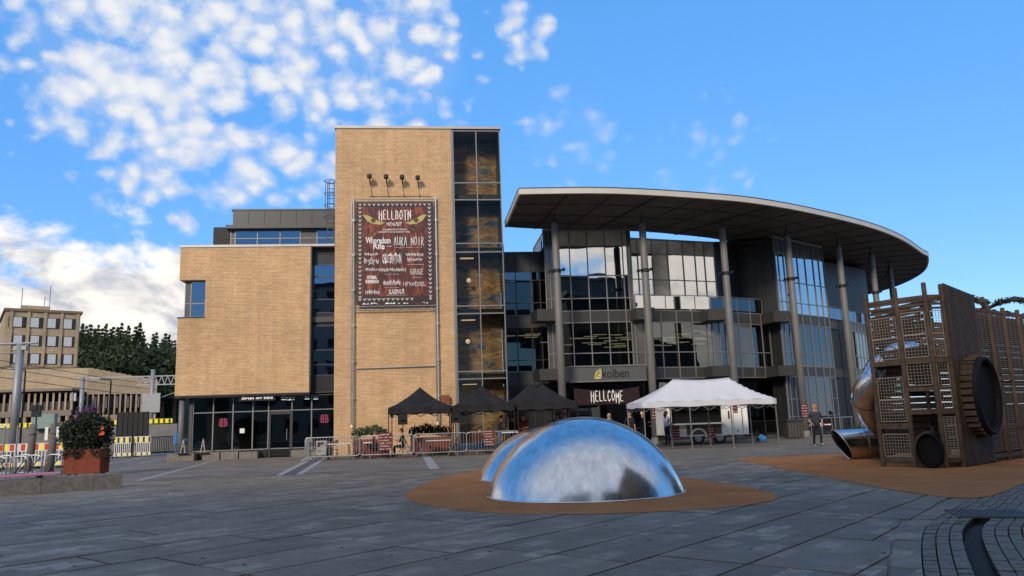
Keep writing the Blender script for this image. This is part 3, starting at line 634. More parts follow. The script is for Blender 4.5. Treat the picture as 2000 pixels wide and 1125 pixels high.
# recessed middle stretch
pB0,pB1=(12.12,44.75),(17.25,45.8); lB=(Vector(pB1)-Vector(pB0)).length
usB=[0,.55,1.12,1.75,2.80,3.88,4.90,lB]
glaze(BLD,pB0,pB1,usB,hz[:5],lambda i,j:hk(i,j,0,(0,1)) if j!=3 else panel_grey,mullion,.055,.055,.12)
qB0,qB1=(12.12,45.75),(18.3,47.2); lq=(Vector(qB1)-Vector(qB0)).length
glaze(BLD,qB0,qB1,[0,.75,1.8,2.9,4.0,4.9,5.6,lq],[7.82,8.5,9.94,11.6,12.52],lambda i,j:(panel_cream if (j==3 or i in(2,)) else mirror),mullion,.055,.055,.12)
b=MB(); b.prism([(12.1,44.9),(17.3,45.95),(18.4,47.1),(12.1,45.7)],7.60,7.80); b.build('balcony_deck',panel_grey,BLD)
def balustrade(p0,p1,n,z0=7.84,h=.95,gm=None):
    p0=Vector(p0);p1=Vector(p1); b=MB(); L0=(p1-p0).length
    b.bar((p0.x,p0.y,z0+h),(p1.x,p1.y,z0+h),.05,.04)
    for k in range(n+1):
        q=p0.lerp(p1,k/n); b.bar((q.x,q.y,z0),(q.x,q.y,z0+h),.04,.04)
    fr=b.build('balustrade',mullion,BLD); d=(p1-p0).normalized()
    for k in range(n):
        q=p0.lerp(p1,(k+.5)/n); mt=Matrix.Translation((q.x,q.y,z0+h*.52))@Matrix.Rotation(math.atan2(d.y,d.x)+random.uniform(-.004,.004),4,'Z')
        piece('pane',pane_mesh(L0/n-.07,h*.82,gm or glass,'pane',.016),fr,mt)
clearg=glass_mat('balustrade_glass',(.75,.8,.8),.10)
balustrade((12.2,44.72),(17.2,45.75),5,gm=mirror)
# stretch C
pC0,pC1=(17.3,45.82),(22.2,48.0); lC=(Vector(pC1)-Vector(pC0)).length
usC=[0,.55,1.1,2.25,3.35,4.3,5.0,lC]
glaze(BLD,pC0,pC1,usC,hz[:5],lambda i,j:panel_grey if j in(0,3) else(panel_pale if i in(0,2,3) else(glass if i!=6 else panel_grey)),mullion,.055,.055,.12)
glaze(BLD,(18.35,47.25),(20.6,48.6),[0,.65,1.3,1.95,2.62],[7.82,9.94,12.45],lambda i,j:panel_dark,mull_dark,.055,.055,.12)
b=MB(); b.prism([(17.3,45.95),(22.2,48.1),(20.6,48.9),(18.4,47.3)],7.60,7.80); b.build('balcony_deck',panel_grey,BLD)
balustrade((17.3,45.82),(21.4,47.6),4)
# bay 2
pD0,pD1=Vector((22.25,46.9)),Vector((27.25,50.1)); lD=(pD1-pD0).length
usD=[0,.35,.95,1.6,2.6,3.55,4.55,5.3,lD]
dz=[.1,1.2,2.3,3.72,4.38,5.30,7.12,7.82,8.57,9.94,11.78,12.74]
def kD(i,j):
    if j in(3,6): return panel_grey
    if j==10: return panel_pale
    if j>6: return mirror
    if j<3: return glass if i in(3,4,5,6) else panel_dark
    return glass
glaze(BLD,pD0,pD1,usD,dz,kD,mullion,.055,.055,.12)
b=MB(); nD=Vector(((pD1-pD0).y,-(pD1-pD0).x)).normalized()
e0=pD0+nD*.08;e1=pD1+nD*.08;e2=pD1-nD*.3;e3=pD0-nD*.3
b.prism([tuple(e0),tuple(e1),tuple(e2),tuple(e3)],12.76,12.88); b.build('bay_cap',cap_metal,BLD)
glaze(BLD,(20.4,48.7),(22.22,46.92),[0,.6,1.2,1.8,2.5],hz[4:],lambda i,j:panel_dark,mull_dark,.055,.055,.1)
glaze(BLD,(21.9,48.0),(22.22,46.94),[0,.5,1.1],dz[:8],lambda i,j:panel_dark,mull_dark,.055,.055,.1)
# bay side and stretch F
glaze(BLD,pD1,(27.9,51.2),[0,.6,1.28],dz,lambda i,j:panel_dark,mull_dark,.055,.055,.1)
glaze(BLD,(27.9,51.2),(29.5,51.9),[0,.9,1.75],[.1,2.3,3.72,4.38,7.12,7.82],lambda i,j:panel_grey if j in(2,4) else panel_dark,mull_dark,.055,.055,.1)
pF0,pF1=(29.5,51.8),(33.2,55.6); lF=(Vector(pF1)-Vector(pF0)).length
glaze(BLD,pF0,pF1,[0,1.0,1.9,2.8,3.7,4.6,lF],[.1,2.3,3.72,4.38,5.3,7.12,7.82],lambda i,j:panel_grey if j in(2,5) else(panel_dark if j<2 else glass),mullion,.055,.055,.12)
glaze(BLD,pF1,(37,61),[0,1.3,2.6,3.9,5.2,6.6],[.1,2.3,3.72,4.38,5.3,7.12,7.82],lambda i,j:panel_grey if j in(2,5) else glass,mullion,.055,.055,.12)
balustrade((27.8,51.2),pF1,6,gm=blueglass)
b=MB(); b.prism([(28.2,53),(34.5,57),(38,64),(30,64)],7.8,12.5); b.build('upper_wall',panel_grey,BLD)
# ground floor back wall, floors, roofs, interior lamps
arc=[(6.9,44.9),(12.1,45.05),(17.25,46.1),(22.0,48.3),(27.4,50.6),(29.5,52.1),(33.1,55.8),(37,61.2)]
back=[(37,68),(20,68),(6.9,60)]
b=MB()
for z0,z1 in((3.76,4.30),(7.16,7.74)): b.prism(arc+back,z0,z1)
b.build('floor_slab',interior_floor,BLD)
b=MB(); b.prism([(6.9,44.75),(12.0,44.75),(12.15,45.95),(18.3,47.4),(22.3,47.3),(27.1,50.3),(28,60),(6.9,60)],12.46,12.64); b.build('hall_roof',panel_dark,BLD)
b=MB()
inner=[(6.9,51),(14,51.5),(20,54),(26,57),(31,61)]
for i in range(len(inner)-1): b.bar((*inner[i],6.2),(*inner[i+1],6.2),.2,12.3)
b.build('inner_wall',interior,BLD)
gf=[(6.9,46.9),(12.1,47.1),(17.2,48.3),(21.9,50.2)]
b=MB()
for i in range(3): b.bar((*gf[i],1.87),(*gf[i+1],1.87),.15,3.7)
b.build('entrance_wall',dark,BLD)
for i in range(3):
    a_=Vector(gf[i]);c_=Vector(gf[i+1]); n_=Vector(((c_-a_).y,-(c_-a_).x)).normalized()*.2; L0=(c_-a_).length
    k=max(2,int(L0/1.1)); glaze(BLD,a_+n_,c_+n_,[L0*q/k for q in range(k+1)],[.05,2.3,3.68],lambda i,j:glass,mull_dark,.06,.06,.1)
b0=None
for z in(6.85,):
    for k in range(64):
        t=random.random(); i=random.choice((0,0,1,1,2,3)); a_=Vector(arc[i]);c_=Vector(arc[i+1]); q=a_.lerp(c_,t); q=q+Vector((0,random.choice((.9,1.8,2.8,3.9,5.0))))
        if b0 is None:
            bb=MB(); bb.box(-.42,.42,-.09,.09,-.03,.0); b0=bb.mesh('ceiling_lamp',warmlight)
        piece('ceiling_lamp',b0,BLD,Matrix.Translation((q.x,q.y,z-random.choice((0,.2,.4,.6,.8)))))
for k in range(7):
    piece('ceiling_lamp',b0,BLD,Matrix.Translation((random.uniform(4.6,6.4),YL+random.choice((1,1.8,2.8)),6.8)))
# pale sill boards behind the lower panes
def sills(p0,p1,us,z,inset=.25,skip=()):
    p0=Vector(p0);p1=Vector(p1);d=(p1-p0).normalized();n=Vector((-d.y,d.x))*inset
    for i in range(len(us)-1):
        if i in skip: continue
        a=p0+d*(us[i]+.06)+n;c=p0+d*(us[i+1]-.06)+n; b=MB(); b.bar((a.x,a.y,z),(c.x,c.y,z),.04,.34); b.build('sill_board',sillgreen,BLD)
sills((6.80,YA),(12.08,YA),usA,8.08,skip=(0,1,7)); sills((6.80,YA),(12.08,YA),usA,4.66,skip=(0,1,7)); sills(pB0,pB1,usB,4.66,skip=(0,1)); sills(pC0,pC1,usC,4.66,skip=(0,1,2,3,6)); sills(pD0,pD1,usD,4.66,skip=(0,1,2,7)); sills((4.2,YL),(7.2,YL),[0,.95,1.85],8.05)
sills((4.2,YL),(7.2,YL),[0,.95,1.85],4.62); sills((-6.66,YF+.55),(-5.36,YF+.55),[0,1.3],8.05); sills((-6.66,YF+.55),(-5.36,YF+.55),[0,1.3],4.6)
# --- canopy
ZU=12.80
def roofpt(x,y): p=PG(x,y,ZU); return Vector((p.x,p.y))
outer=smooth([Vector(p) for p in [(4.42,36.27),(9.18,36.2),(14.88,37.3),(18.2,38.45),(22.1,40.45),(27.0,43.5),(31.1,46.8),(35.3,51.0),(37.1,52.9),(40.5,58.75),(42.3,65.5),(42.0,71)]],6)
RISE=.6; outer=[p*((ZU+RISE-1.45)/(ZU-1.45)) for p in outer]
def zu(t): return ZU+(RISE-.30)*(1-t)     # the fascia stands on this underside
innr=[Vector(p) for p in [(4.43,43.8),(6.7,44.35),(12.57,45.1),(15.46,46.0),(18.88,47.5),(22.4,50.5),(27,56),(31,62),(34,67.5),(37,71)]]
def resamp(pts,n):
    ls=[0]
    for i in range(len(pts)-1): ls.append(ls[-1]+(pts[i+1]-pts[i]).length)
    out=[]
    for k in range(n+1):
        s=ls[-1]*k/n; i=max(j for j in range(len(ls)-1) if ls[j]<=s+1e-9); t=(s-ls[i])/(ls[i+1]-ls[i]); out.append(pts[i].lerp(pts[i+1],t))
    return out
NO=48; oc=resamp(outer,NO); ic=resamp(smooth(innr,6),NO)
b=MB(); th=.05
def rz(t): return ZU+.42*0
vs=[];fs=[]
for i in range(NO+1):
    o_,i_=oc[i],ic[i]
    vs+=[(o_.x,o_.y,zu(0)),(i_.x,i_.y,ZU),(o_.x,o_.y,zu(0)+.04),(i_.x,i_.y,ZU+.25)]
for i in range(NO):
    a=i*4;c=a+4; fs+=[(a,c,c+1,a+1),(a+2,a+3,c+3,c+2),(a+1,c+1,c+3,a+3),(a,a+2,c+2,c)]
fs+=[(0,1,3,2),(NO*4,NO*4+2,NO*4+3,NO*4+1)]
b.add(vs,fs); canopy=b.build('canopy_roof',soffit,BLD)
b=MB()     # fascia: a solid strip along outer and left edges
def strip3(pts,z0,z1,w,ts=None):
    vs=[];fs=[]
    for i,p in enumerate(pts):
        d=(pts[min(i+1,len(pts)-1)]-pts[max(i-1,0)]).normalized(); n=Vector((d.y,-d.x)); e=zu(ts[i] if ts else 0)
        a=p+n*w; c=p-n*.05
        vs+=[(a.x,a.y,e+z0),(c.x,c.y,e+z0-.012),(a.x,a.y,e+z1),(c.x,c.y,e+z1)]
    for i in range(len(pts)-1):
        a=i*4;c=a+4; fs+=[(a,a+2,c+2,c),(a+1,c+1,c+3,a+3),(a+2,a+3,c+3,c+2),(a,c,c+1,a+1)]
    fs+=[(0,1,3,2),(len(vs)-4,len(vs)-2,len(vs)-1,len(vs)-3)]
    b.add(vs,fs)
LT=[1,.7,.4,0]; LE=[oc[0].lerp(ic[0],t) for t in LT]
strip3(oc,-.02,.27,.06); strip3(LE,-.019,.265,.055,LT)
b.build('fascia',fascia,canopy)
b=MB(); strip3(oc,.28,.32,.08); strip3(LE,.278,.315,.075,LT); b.build('roof_edge_cap',panel_grey,canopy)
for k in range(1,NO,1):      # dark panel joints on the underside
    if k%2==0:
        b=MB(); a=oc[k].lerp(ic[k],.02);c=ic[k]; b.bar((a.x,a.y,zu(.02)-.012),(c.x,c.y,ZU-.012),.07 if k%6 else .22,.03); b.build('soffit_joint',soffit_rib,canopy)
for t in(.28,.58,.82):
    b=MB()
    for k in range(NO): p=oc[k].lerp(ic[k],t);q=oc[k+1].lerp(ic[k+1],t); b.bar((p.x,p.y,zu(t)-.006),(q.x,q.y,zu(t)-.006),.06,.028)
    b.build('soffit_joint',soffit_rib,canopy)
# columns
COLS=[(6.74,40.1),(11.66,40.3),(16.7,41.5),(21.6,43.6),(26.4,46.4),(30.4,49.3),(34.9,54.4)]
COLS=[(x*1.03,y*1.03) for x,y in COLS]
for i,c in enumerate(COLS):
    kk=min(range(NO+1),key=lambda q:min((oc[q].lerp(ic[q],f)-Vector(c)).length for f in(.1,.25,.4,.55,.7))); ft=min([f/40 for f in range(41)],key=lambda f:(oc[kk].lerp(ic[kk],f)-Vector(c)).length); ztip=zu(ft)
    b=MB(); b.tube([(*c,0),(*c,6.0),(*c,12.3),(*c,12.36)],[.215,.21,.20,.16],20); b.lathe([(.25,0),(.25,.35),(.217,.36)],(c[0],c[1],0),20); cl=b.build('column',colm,BLD,True)
    b=MB(); b.tube([(*c,12.33),(*c,ztip+.01)],[.13,.03],10); b.build('column_tip',grey_metal,cl)
    b=MB(); b.box(c[0]-.45,c[0]+.45,c[1]-.06,c[1]+.06,9.62,9.68); b.lathe([(.20,9.5),(.24,9.52),(.24,9.7),(.20,9.72)],(c[0],c[1],0),16); b.box(c[0]-.46,c[0]-.3,c[1]-.12,c[1]+.12,9.55,9.63); b.box(c[0]+.3,c[0]+.46,c[1]-.12,c[1]+.12,9.68,9.76); b.build('bracket',black,cl)
# brackets joining bands to columns
for i,c in enumerate(COLS[:4]):
    pass
for (x,y) in((6.6,44.2),(12.5,44.4),(17.2,45.4),(22.0,46.9)):
    for z0,z1 in(HB,HT):
        b=MB(); b.prism([(x-.55,y-.8),(x+.55,y-.8),(x+.75,y+.6),(x-.75,y+.6)],z0+.01,z1-.01); b.build('band_corner',panel_grey,BLD)
# roof ladder beside the tower
b=MB()
for sx in(-.18,.18): b.bar((-5.72+sx,YF+.9,11.7),(-5.72+sx,YF+.9,15.6),.05)
for k in range(13): b.bar((-5.9,YF+.9,11.9+k*.3),(-5.54,YF+.9,11.9+k*.3),.03)
for z in(13.4,14.1,14.8,15.55):
    b.tube([(-5.72+.33*math.cos(a),YF+.62+.33*math.sin(a),z) for a in[math.pi*2*k/16 for k in range(17)]],.018,5)
for a in(-2.4,-1.57,-.7): b.bar((-5.72+.33*math.cos(a),YF+.62+.33*math.sin(a),13.4),(-5.72+.33*math.cos(a),YF+.62+.33*math.sin(a),15.55),.03)
tag(b.build('roof_ladder',mat('ladder_steel',(.04,.05,.06),.5,.5)),'caged steel ladder on the roof edge beside the brick tower','ladder')
# ================================================================ LETTERING
def text_mb(txt,w,h,bold=.0,spiky=0,seed=0):
    """flat lettering in local x (right) / y (up), fitted to w x h, origin bottom-left"""
    cu=bpy.data.curves.new('t','FONT'); cu.body=txt; cu.offset=bold; cu.resolution_u=2
    o=bpy.data.objects.new('t',cu); COL.objects.link(o); dg=bpy.context.evaluated_depsgraph_get(); me=bpy.data.meshes.new_from_object(o.evaluated_get(dg))
    vs=[v.co.copy() for v in me.vertices]; fs=[tuple(p.vertices) for p in me.polygons]
    bpy.data.objects.remove(o); bpy.data.curves.remove(cu); bpy.data.meshes.remove(me)
    x0=min(v.x for v in vs);x1=max(v.x for v in vs);y0=min(v.y for v in vs);y1=max(v.y for v in vs); rn=random.Random(seed)
    out=[]
    for v in vs:
        x=(v.x-x0)/(x1-x0);y=(v.y-y0)/(y1-y0)
        if spiky:
            hsh=rn.random()
            if y<.12: y-=spiky*hsh*.5
            elif y>.88: y+=spiky*hsh*.35
            x+=spiky*.01*(hsh-.5)
        out.append((x*w,y*h))
    return out,fs
SPK={'H':[(.12,-.2,.12,1.1),(.82,-.28,.82,1.05),(.1,.52,.85,.56)],'E':[(.15,-.1,.15,1.05),(.1,.98,.85,1.02),(.1,.5,.7,.52),(.1,0,.9,-.06)],
'L':[(.15,-.05,.15,1.1),(.08,0,.9,-.05)],'B':[(.15,-.1,.15,1.08),(.1,1,.75,.85),(.75,.9,.6,.52),(.1,.52,.8,.45),(.8,.5,.75,.1),(.85,.1,.1,0)],
'O':[(.5,1.08,.08,.6),(.1,.7,.15,.1),(.1,.2,.5,-.12),(.45,-.08,.9,.3),(.88,.2,.85,.75),(.9,.65,.45,1.05)],'T':[(-.05,.92,1.05,1.0),(.5,-.3,.5,1.05)],
'N':[(.12,-.3,.12,1.1),(.1,1.05,.85,.0),(.85,-.15,.85,1.15)],'C':[(.9,.85,.4,1.05),(.45,1,.1,.6),(.12,.7,.2,.1),(.15,.15,.55,-.12),(.5,-.08,.95,.2)],
'M':[(.1,-.2,.1,1.1),(.08,1.0,.5,.35),(.5,.35,.9,1.05),(.9,-.28,.9,1.1)],'A':[(.05,-.2,.5,1.1),(.5,1.1,.92,-.25),(.2,.4,.8,.42)],'U':[(.1,1.1,.14,.1),(.1,.2,.5,-.05),(.5,-.05,.9,.15),(.88,.0,.88,1.08)],
'R':[(.15,-.25,.15,1.08),(.1,1,.8,.85),(.8,.9,.65,.5),(.7,.52,.12,.48),(.3,.5,.9,-.25)],'I':[(.5,-.2,.5,1.1)],'G':[(.9,.85,.4,1.05),(.45,1,.1,.6),(.12,.7,.2,.1),(.15,.15,.6,-.1),(.5,-.08,.9,.15),(.88,.0,.88,.5),(.95,.48,.5,.45)]}
def spike_mb(txt,w,h,sw=.13,jit=.0,seed=0):
    rn=random.Random(seed); vs=[];fs=[]; n=len(txt); cw=w/n
    for k,ch in enumerate(txt):
        if ch not in SPK: continue
        dy=rn.uniform(-jit,jit)
        for x0,y0,x1,y1 in SPK[ch]:
            a=Vector((k*cw+x0*cw*.86,(y0+dy)*h));c=Vector((k*cw+x1*cw*.86,(y1+dy)*h)); d=(c-a); L0=d.length; d/=L0; nn=Vector((-d.y,d.x))*sw*cw*.72
            b0=len(vs); p=[a-d*.04*h,a+d*L0*.18+nn,a+d*L0*.8+nn*.85,c+d*.04*h,c-d*L0*.2-nn*.85,a+d*L0*.18-nn]
            vs+=[(q.x,q.y) for q in p]; fs.append(tuple(range(b0,b0+6)))
    return vs,fs
def scrawl_mb(w,h,n,seed):
    """illegible spiky band logo"""
    rn=random.Random(seed); vs=[];fs=[]
    for k in range(n):
        x=(k+.5)/n*w+rn.uniform(-.02,.02)*w; hh=h*(.55+.45*rn.random()); y=h*.5+rn.uniform(-.12,.12)*h; sw=w/n*.30
        lean=rn.uniform(-.25,.25)*h
        for (ax,ay,cx,cy) in((x-lean*.3,y-hh*.5,x+lean*.3,y+hh*.5),(x-w/n*.6,y+rn.uniform(-.25,.25)*h,x+w/n*.6,y+rn.uniform(-.25,.25)*h)):
            a=Vector((ax,ay));c=Vector((cx,cy));d=(c-a);L0=max(d.length,1e-4);d/=L0;nn=Vector((-d.y,d.x))*sw*(1 if ay!=cy else .6); b0=len(vs)
            vs+=[tuple(q) for q in(a,a+d*L0*.35+nn,c,a+d*L0*.6-nn)]; fs.append((b0,b0+1,b0+2,b0+3))
    return vs,fs
def place(b,vf,x,y,z,mi=0,ux=(1,0,0),uz=(0,0,1)):
    vs,fs=vf; ux=Vector(ux);uz=Vector(uz); b.add([Vector((x,y,z))+ux*v[0]+uz*v[1] for v in vs],fs,mi)
# ================================================================ BANNER ON THE TOWER
BX0,BX1,BZ0,BZ1=-4.14,.16,7.98,14.03; BY=42.70
ban=thing('concert_banner','huge dark red festival poster with glaring eyes hung on the brick tower','poster',(-2,BY,BZ0))
b=MB(); b.box(BX0,BX1,BY,BY+.02,BZ0+.12,BZ1); b.build('printed_sheet',ember,ban)
b=MB(); ZF=BY-.003
bw=.34
b.quad((BX0+.02,ZF,BZ0+.16),(BX0+bw,ZF,BZ0+.16),(BX0+bw,ZF,BZ1-.03),(BX0+.02,ZF,BZ1-.03)); b.quad((BX1-bw,ZF,BZ0+.16),(BX1-.02,ZF,BZ0+.16),(BX1-.02,ZF,BZ1-.03),(BX1-bw,ZF,BZ1-.03))
b.quad((BX0+bw,ZF,BZ1-.3),(BX1-bw,ZF,BZ1-.3),(BX1-bw,ZF,BZ1-.03),(BX0+bw,ZF,BZ1-.03)); b.quad((BX0+bw,ZF,BZ0+.16),(BX1-bw,ZF,BZ0+.16),(BX1-bw,ZF,BZ0+.62),(BX0+bw,ZF,BZ0+.62))
b.build('border_band',mat('poster_border',(.028,.012,.014),.55),ban)
b=MB(); ZF=BY-.007
def chev(cx,cz,s): 
    b.add([(cx-s,ZF,cz+s*.8),(cx-s*.45,ZF,cz+s*.8),(cx,ZF,cz+s*.1),(cx+s*.45,ZF,cz+s*.8),(cx+s,ZF,cz+s*.8),(cx,ZF,cz-s*.8)],[(0,1,2,5),(5,2,3,4)])
for k in range(22):
    z=BZ1-.38-k*.243
    if z<BZ0+.5: break
    chev(BX0+.2,z,.105); chev(BX1-.2,z,.105)
for k in range(16):
    x=BX0+.2+k*(BX1-BX0-.4)/15
    chev(x,BZ1-.17,.09)
    if k<12 or k>14: chev(x,BZ0+.42,.095)
b.build('border_pattern',mat('border_print',(.52,.47,.45),.6),ban)
# eyes and fiery strokes
b=MB(); c0=Vector(((BX0+BX1)/2,0,0))
def eye(sx):
    cx=c0.x+sx*1.22; z=BZ1-.95
    p=[(-.62,.22),(-.3,.16),(.0,.0),(.42,-.22),(.72,-.26),(.4,-.38),(.0,-.34),(-.35,-.16)]
    b.add([(cx-sx*q[0]*.95,ZF,z+q[1]) for q in p],[tuple(range(8)) if sx>0 else tuple(range(8))[::-1]],0)
    n=12; b.add([(cx-sx*.02+.15*math.cos(2*math.pi*k/n),ZF-.003,z-.13+.15*math.sin(2*math.pi*k/n)) for k in range(n)],[tuple(range(n))],1)
    b.add([(cx-sx*.02+.06*math.cos(2*math.pi*k/n),ZF-.006,z-.13+.08*math.sin(2*math.pi*k/n)) for k in range(n)],[tuple(range(n))],2)
em=[mat('eye_print',(.40,.36,.12),.55),mat('iris_print',(.16,.07,.03),.55),mat('pupil_print',(.01,.008,.008),.5)]
for sx in(-1,1): b=MB(); eye(sx); b.build('eye',em,ban)
b=MB(); rn=random.Random(3)
for k in range(90):
    sx=rn.choice((-1,1)); x=c0.x+sx*rn.uniform(.25,1.72); z=BZ1-rn.uniform(.42,1.9); L0=rn.uniform(.25,.7); an=rn.uniform(.5,1.3)*1
    dx=sx*math.cos(an)*L0; dz_=math.sin(an)*L0*(1 if z>BZ1-1.0 else -1)
    if z+dz_>BZ1-.34 or abs(x+dx-c0.x)>1.78: continue
    w=rn.uniform(.012,.028); b.add([(x,ZF+.001,z),(x+dx*.5+w,ZF+.001,z+dz_*.5),(x+dx,ZF+.001,z+dz_),(x+dx*.5-w,ZF+.001,z+dz_*.5+w)],[(0,1,2,3)],rn.choice((0,0,1)))
b.build('fiery_strokes',[mat('ember_red',(.34,.05,.025),.55),mat('ember_orange',(.45,.20,.07),.55)],ban)
b=MB(); ZT=BY-.012
CX=c0.x
def L(vf,x,z):
    b=MB(); place(b,vf,BX0+x,ZT,BZ1-z); b.build('lettering',white_print,ban)
L(spike_mb('HELLBOTN',1.85,.50,.15,.03,1),1.25,1.00); L(text_mb('METALFEST',.85,.16,.0,.5,2),1.68,1.38)
L(text_mb('KOLBEN KULTURHUS',1.3,.085,.012),1.50,1.66); L(text_mb('KOLBOTN 21-22 AUGUST 2026',1.75,.085,.012),1.24,1.80)
L(text_mb('Whoredom',1.38,.33,.012,.35,4),.52,2.40); L(text_mb('Rife',.62,.30,.012,.45,5),.95,2.72); b=MB(); b.add([(BX0+1.6,ZT,BZ1-2.60),(BX0+1.95,ZT,BZ1-2.57),(BX0+1.95,ZT,BZ1-2.61)],[(0,1,2)])
L(spike_mb('AURA NOIR',1.72,.44,.11,.02,6),2.08,2.50); L(scrawl_mb(1.6,0.05,35,33),2.10,2.70)
for k in range(5):   # pentagram logo
    a=math.pi/2+k*2*math.pi*2/5;a2=a+2*math.pi*2/5; p=Vector((BX0+.83+.24*math.cos(a),0,BZ1-3.45+.24*math.sin(a)));q=Vector((BX0+.83+.24*math.cos(a2),0,BZ1-3.45+.24*math.sin(a2)))
    d=(q-p).normalized();n_=Vector((-d.z,0,d.x))*.011; b.add([(v.x,ZT,v.z) for v in(p-n_,q-n_,q+n_,p+n_)],[(0,1,2,3)])
L(scrawl_mb(.78,.22,8,11),.44,3.15); L(scrawl_mb(.66,.24,7,12),.5,4.02); L(scrawl_mb(.16,.5,2,27),.42,3.7); L(scrawl_mb(.16,.5,2,28),1.08,3.7)
L(text_mb('OBLITERATION',1.05,.42,.0,.9,14),1.44,3.50)
L(scrawl_mb(1.0,.30,11,15),2.72,3.24); L(scrawl_mb(.86,.30,9,25),2.82,3.52); L(scrawl_mb(0.9,0.05,19,18),2.85,3.68)
L(scrawl_mb(1.5,.28,22,61),1.22,4.08); L(scrawl_mb(0.8,0.05,17,16),1.55,4.22)
L(spike_mb('GOUGE',.76,.30,.11,.04,17),2.98,4.22); L(scrawl_mb(0.5,0.05,11,13),3.10,4.42)
L(text_mb('HEXVESSEL',1.22,.19,-.010,.6,18),2.60,4.86)
L(text_mb('STEEL',.56,.19,.03),.60,4.46); L(text_mb('INFERNO',.72,.19,.03),.52,4.70)
L(scrawl_mb(.98,.40,10,19),1.48,4.88); L(scrawl_mb(0.8,0.05,17,17),1.55,4.98)
L(scrawl_mb(.80,.34,13,21),.5,5.38); L(text_mb('SLAGMAUR',.85,.22,.0,.7,22),1.80,5.30); L(scrawl_mb(1.1,0.045,24,30),1.68,5.42)
L(scrawl_mb(1.7,0.045,37,43),.5,5.60)
b.build('pentagram',white_print,ban)
b=MB(); rn=random.Random(8)
for k in range(14):
    x=BX0+.2+rn.random()*(BX1-BX0-.6); s_=rn.uniform(.05,.16); b.add([(x-s_,ZT,BZ0+.17),(x+s_,ZT,BZ0+.17),(x+s_*rn.uniform(-.5,.5),ZT,BZ0+.2+s_*.5)],[(0,1,2)])
b.build('sponsor_marks',white_print,ban)
b=MB()
for z in(BZ1+.05,BZ1+.16): b.tube([(BX0-.12,BY+.05,z),(BX1+.12,BY+.05,z)],.03,8)
b.build('top_truss',galv,ban); b=MB()
for z in(BZ0+.06,BZ0-.13): b.tube([(BX0-.12,BY+.05,z),(BX1+.12,BY+.05,z)],.028,8)
for k in range(18):
    x=BX0+k*(BX1-BX0)/18; x2=x+(BX1-BX0)/18; b.tube([(x,BY+.05,BZ0-.13 if k%2 else BZ0+.06),(x2,BY+.05,BZ0+.06 if k%2 else BZ0-.13)],.016,5)
b.build('bottom_truss',galv,ban)
for x in(BX0-.17,BX1+.17):
    b=MB(); b.tube([(x,BY+.1,1.55),(x,BY+.1,BZ1+.33)],.045,8)
    b.tube([(x-.13,BY+.2,1.7),(x-.13,BY+.2,BZ1+.1)],.02,6)
    for z in(3,5,7,9,11,13): b.box(x-.08,x+.08,BY+.1,BY+.3,z-.05,z+.05)
    b.build('upright',galv,ban)
    b=MB(); b.lathe([(.02,0),(.09,.02),(.09,.14),(.02,.16)],(x-.06,BY+.2,1.42),10); b.build('winch',whitepaint,ban)
b=MB(); b.tube([(BX0,BY+.22,4.62),(BX1,BY+.22,4.66)],.03,6); b.build('cross_bar',galv,ban)
# spotlights
names=['leftmost','second from left','third from left','rightmost']
for k,px in enumerate((722,754.5,785.5,816)):
    p=PY(px,350,YF-.35); x=p.x; z=15.42-.03*k
    t=thing('spotlight',f'small black spotlight above the poster on brick tower, {names[k]} of four','spotlight',(x,YF-.4,z),'spotlights above the poster')
    b=MB(); b.box(x-.13,x+.13,YF-.62,YF-.36,z-.02,z+.17); b.box(x-.09,x+.09,YF-.66,YF-.60,z-.01,z+.15); b.box(x-.05,x+.05,YF-.45,YF-.34,z+.17,z+.25); b.build('lamp_head',black,t)
    b=MB(); b.tube([(x,YF-.45,z),(x+.02,YF-.3,z-.25),(x+.02,YF,z-.27)],.035,6); b.build('arm',black,t)
    b=MB(); b.tube([(x+.02,YF-.02,z-.2),(x+.06,YF-.03,z-.6),(x+.11,YF-.03,z-.97)],.014,5); b.build('cable',black,t)
b=MB(); b.tube([(-3.45,YF-.03,14.44),(-.3,YF-.03,14.44),(.15,YF-.03,14.42)],.013,5)
for k,px in enumerate((722,754.5,785.5,816)): x=PY(px,350,YF-.35).x+.11; b.box(x-.045,x+.045,YF-.06,YF-.001,14.42,14.5)
tag(b.build('light_cable',mat('cable_grey',(.12,.10,.08),.6)),'thin horizontal cable with junction boxes under the four spotlights','cable')
# ================================================================ SIGNS
sg=thing('entrance_sign','grey canopy fascia over the entrance reading kolben with yellow leaf mark','sign',(10,43.2,3.6))
b=MB(); b.box(7.74,12.2,43.2,45.6,3.60,4.40); b.build('fascia_box',mat('sign_grey',(.085,.088,.088),.5,var=.1),sg)
b=MB(); b.box(7.70,12.24,43.14,45.6,4.40,4.47); b.box(7.72,12.22,43.16,43.2,3.54,3.60); b.build('trim',mullion,sg)
b=MB(); place(b,text_mb('kolben',1.55,.52,.012),9.62,43.19,3.74); b.build('lettering',mat('sign_black',(.012,.012,.012),.5),sg)
b=MB(); 
pts=[(0,0),(.18,-.02),(.42,.02),(.45,.56),(.30,.52),(.15,.42),(.06,.28)]
b.add([(9.14+p[0],43.19,3.72+p[1]) for p in pts],[tuple(range(7))]); b.build('leaf_mark',mat('leaf_yellow',(.55,.48,.18),.6),sg)
b=MB()
for (x0,z0,x1,z1) in((.02,.02,.44,.52),(.10,.10,.20,.42),(.18,.2,.32,.5),(.14,.14,.40,.12),(.24,.28,.43,.28)): b.bar((9.14+x0,43.185,3.72+z0),(9.14+x1,43.185,3.72+z1),.022,.004,up=(0,1,0))
b.build('leaf_veins',mat('vein_black',(.03,.03,.02),.6),sg)
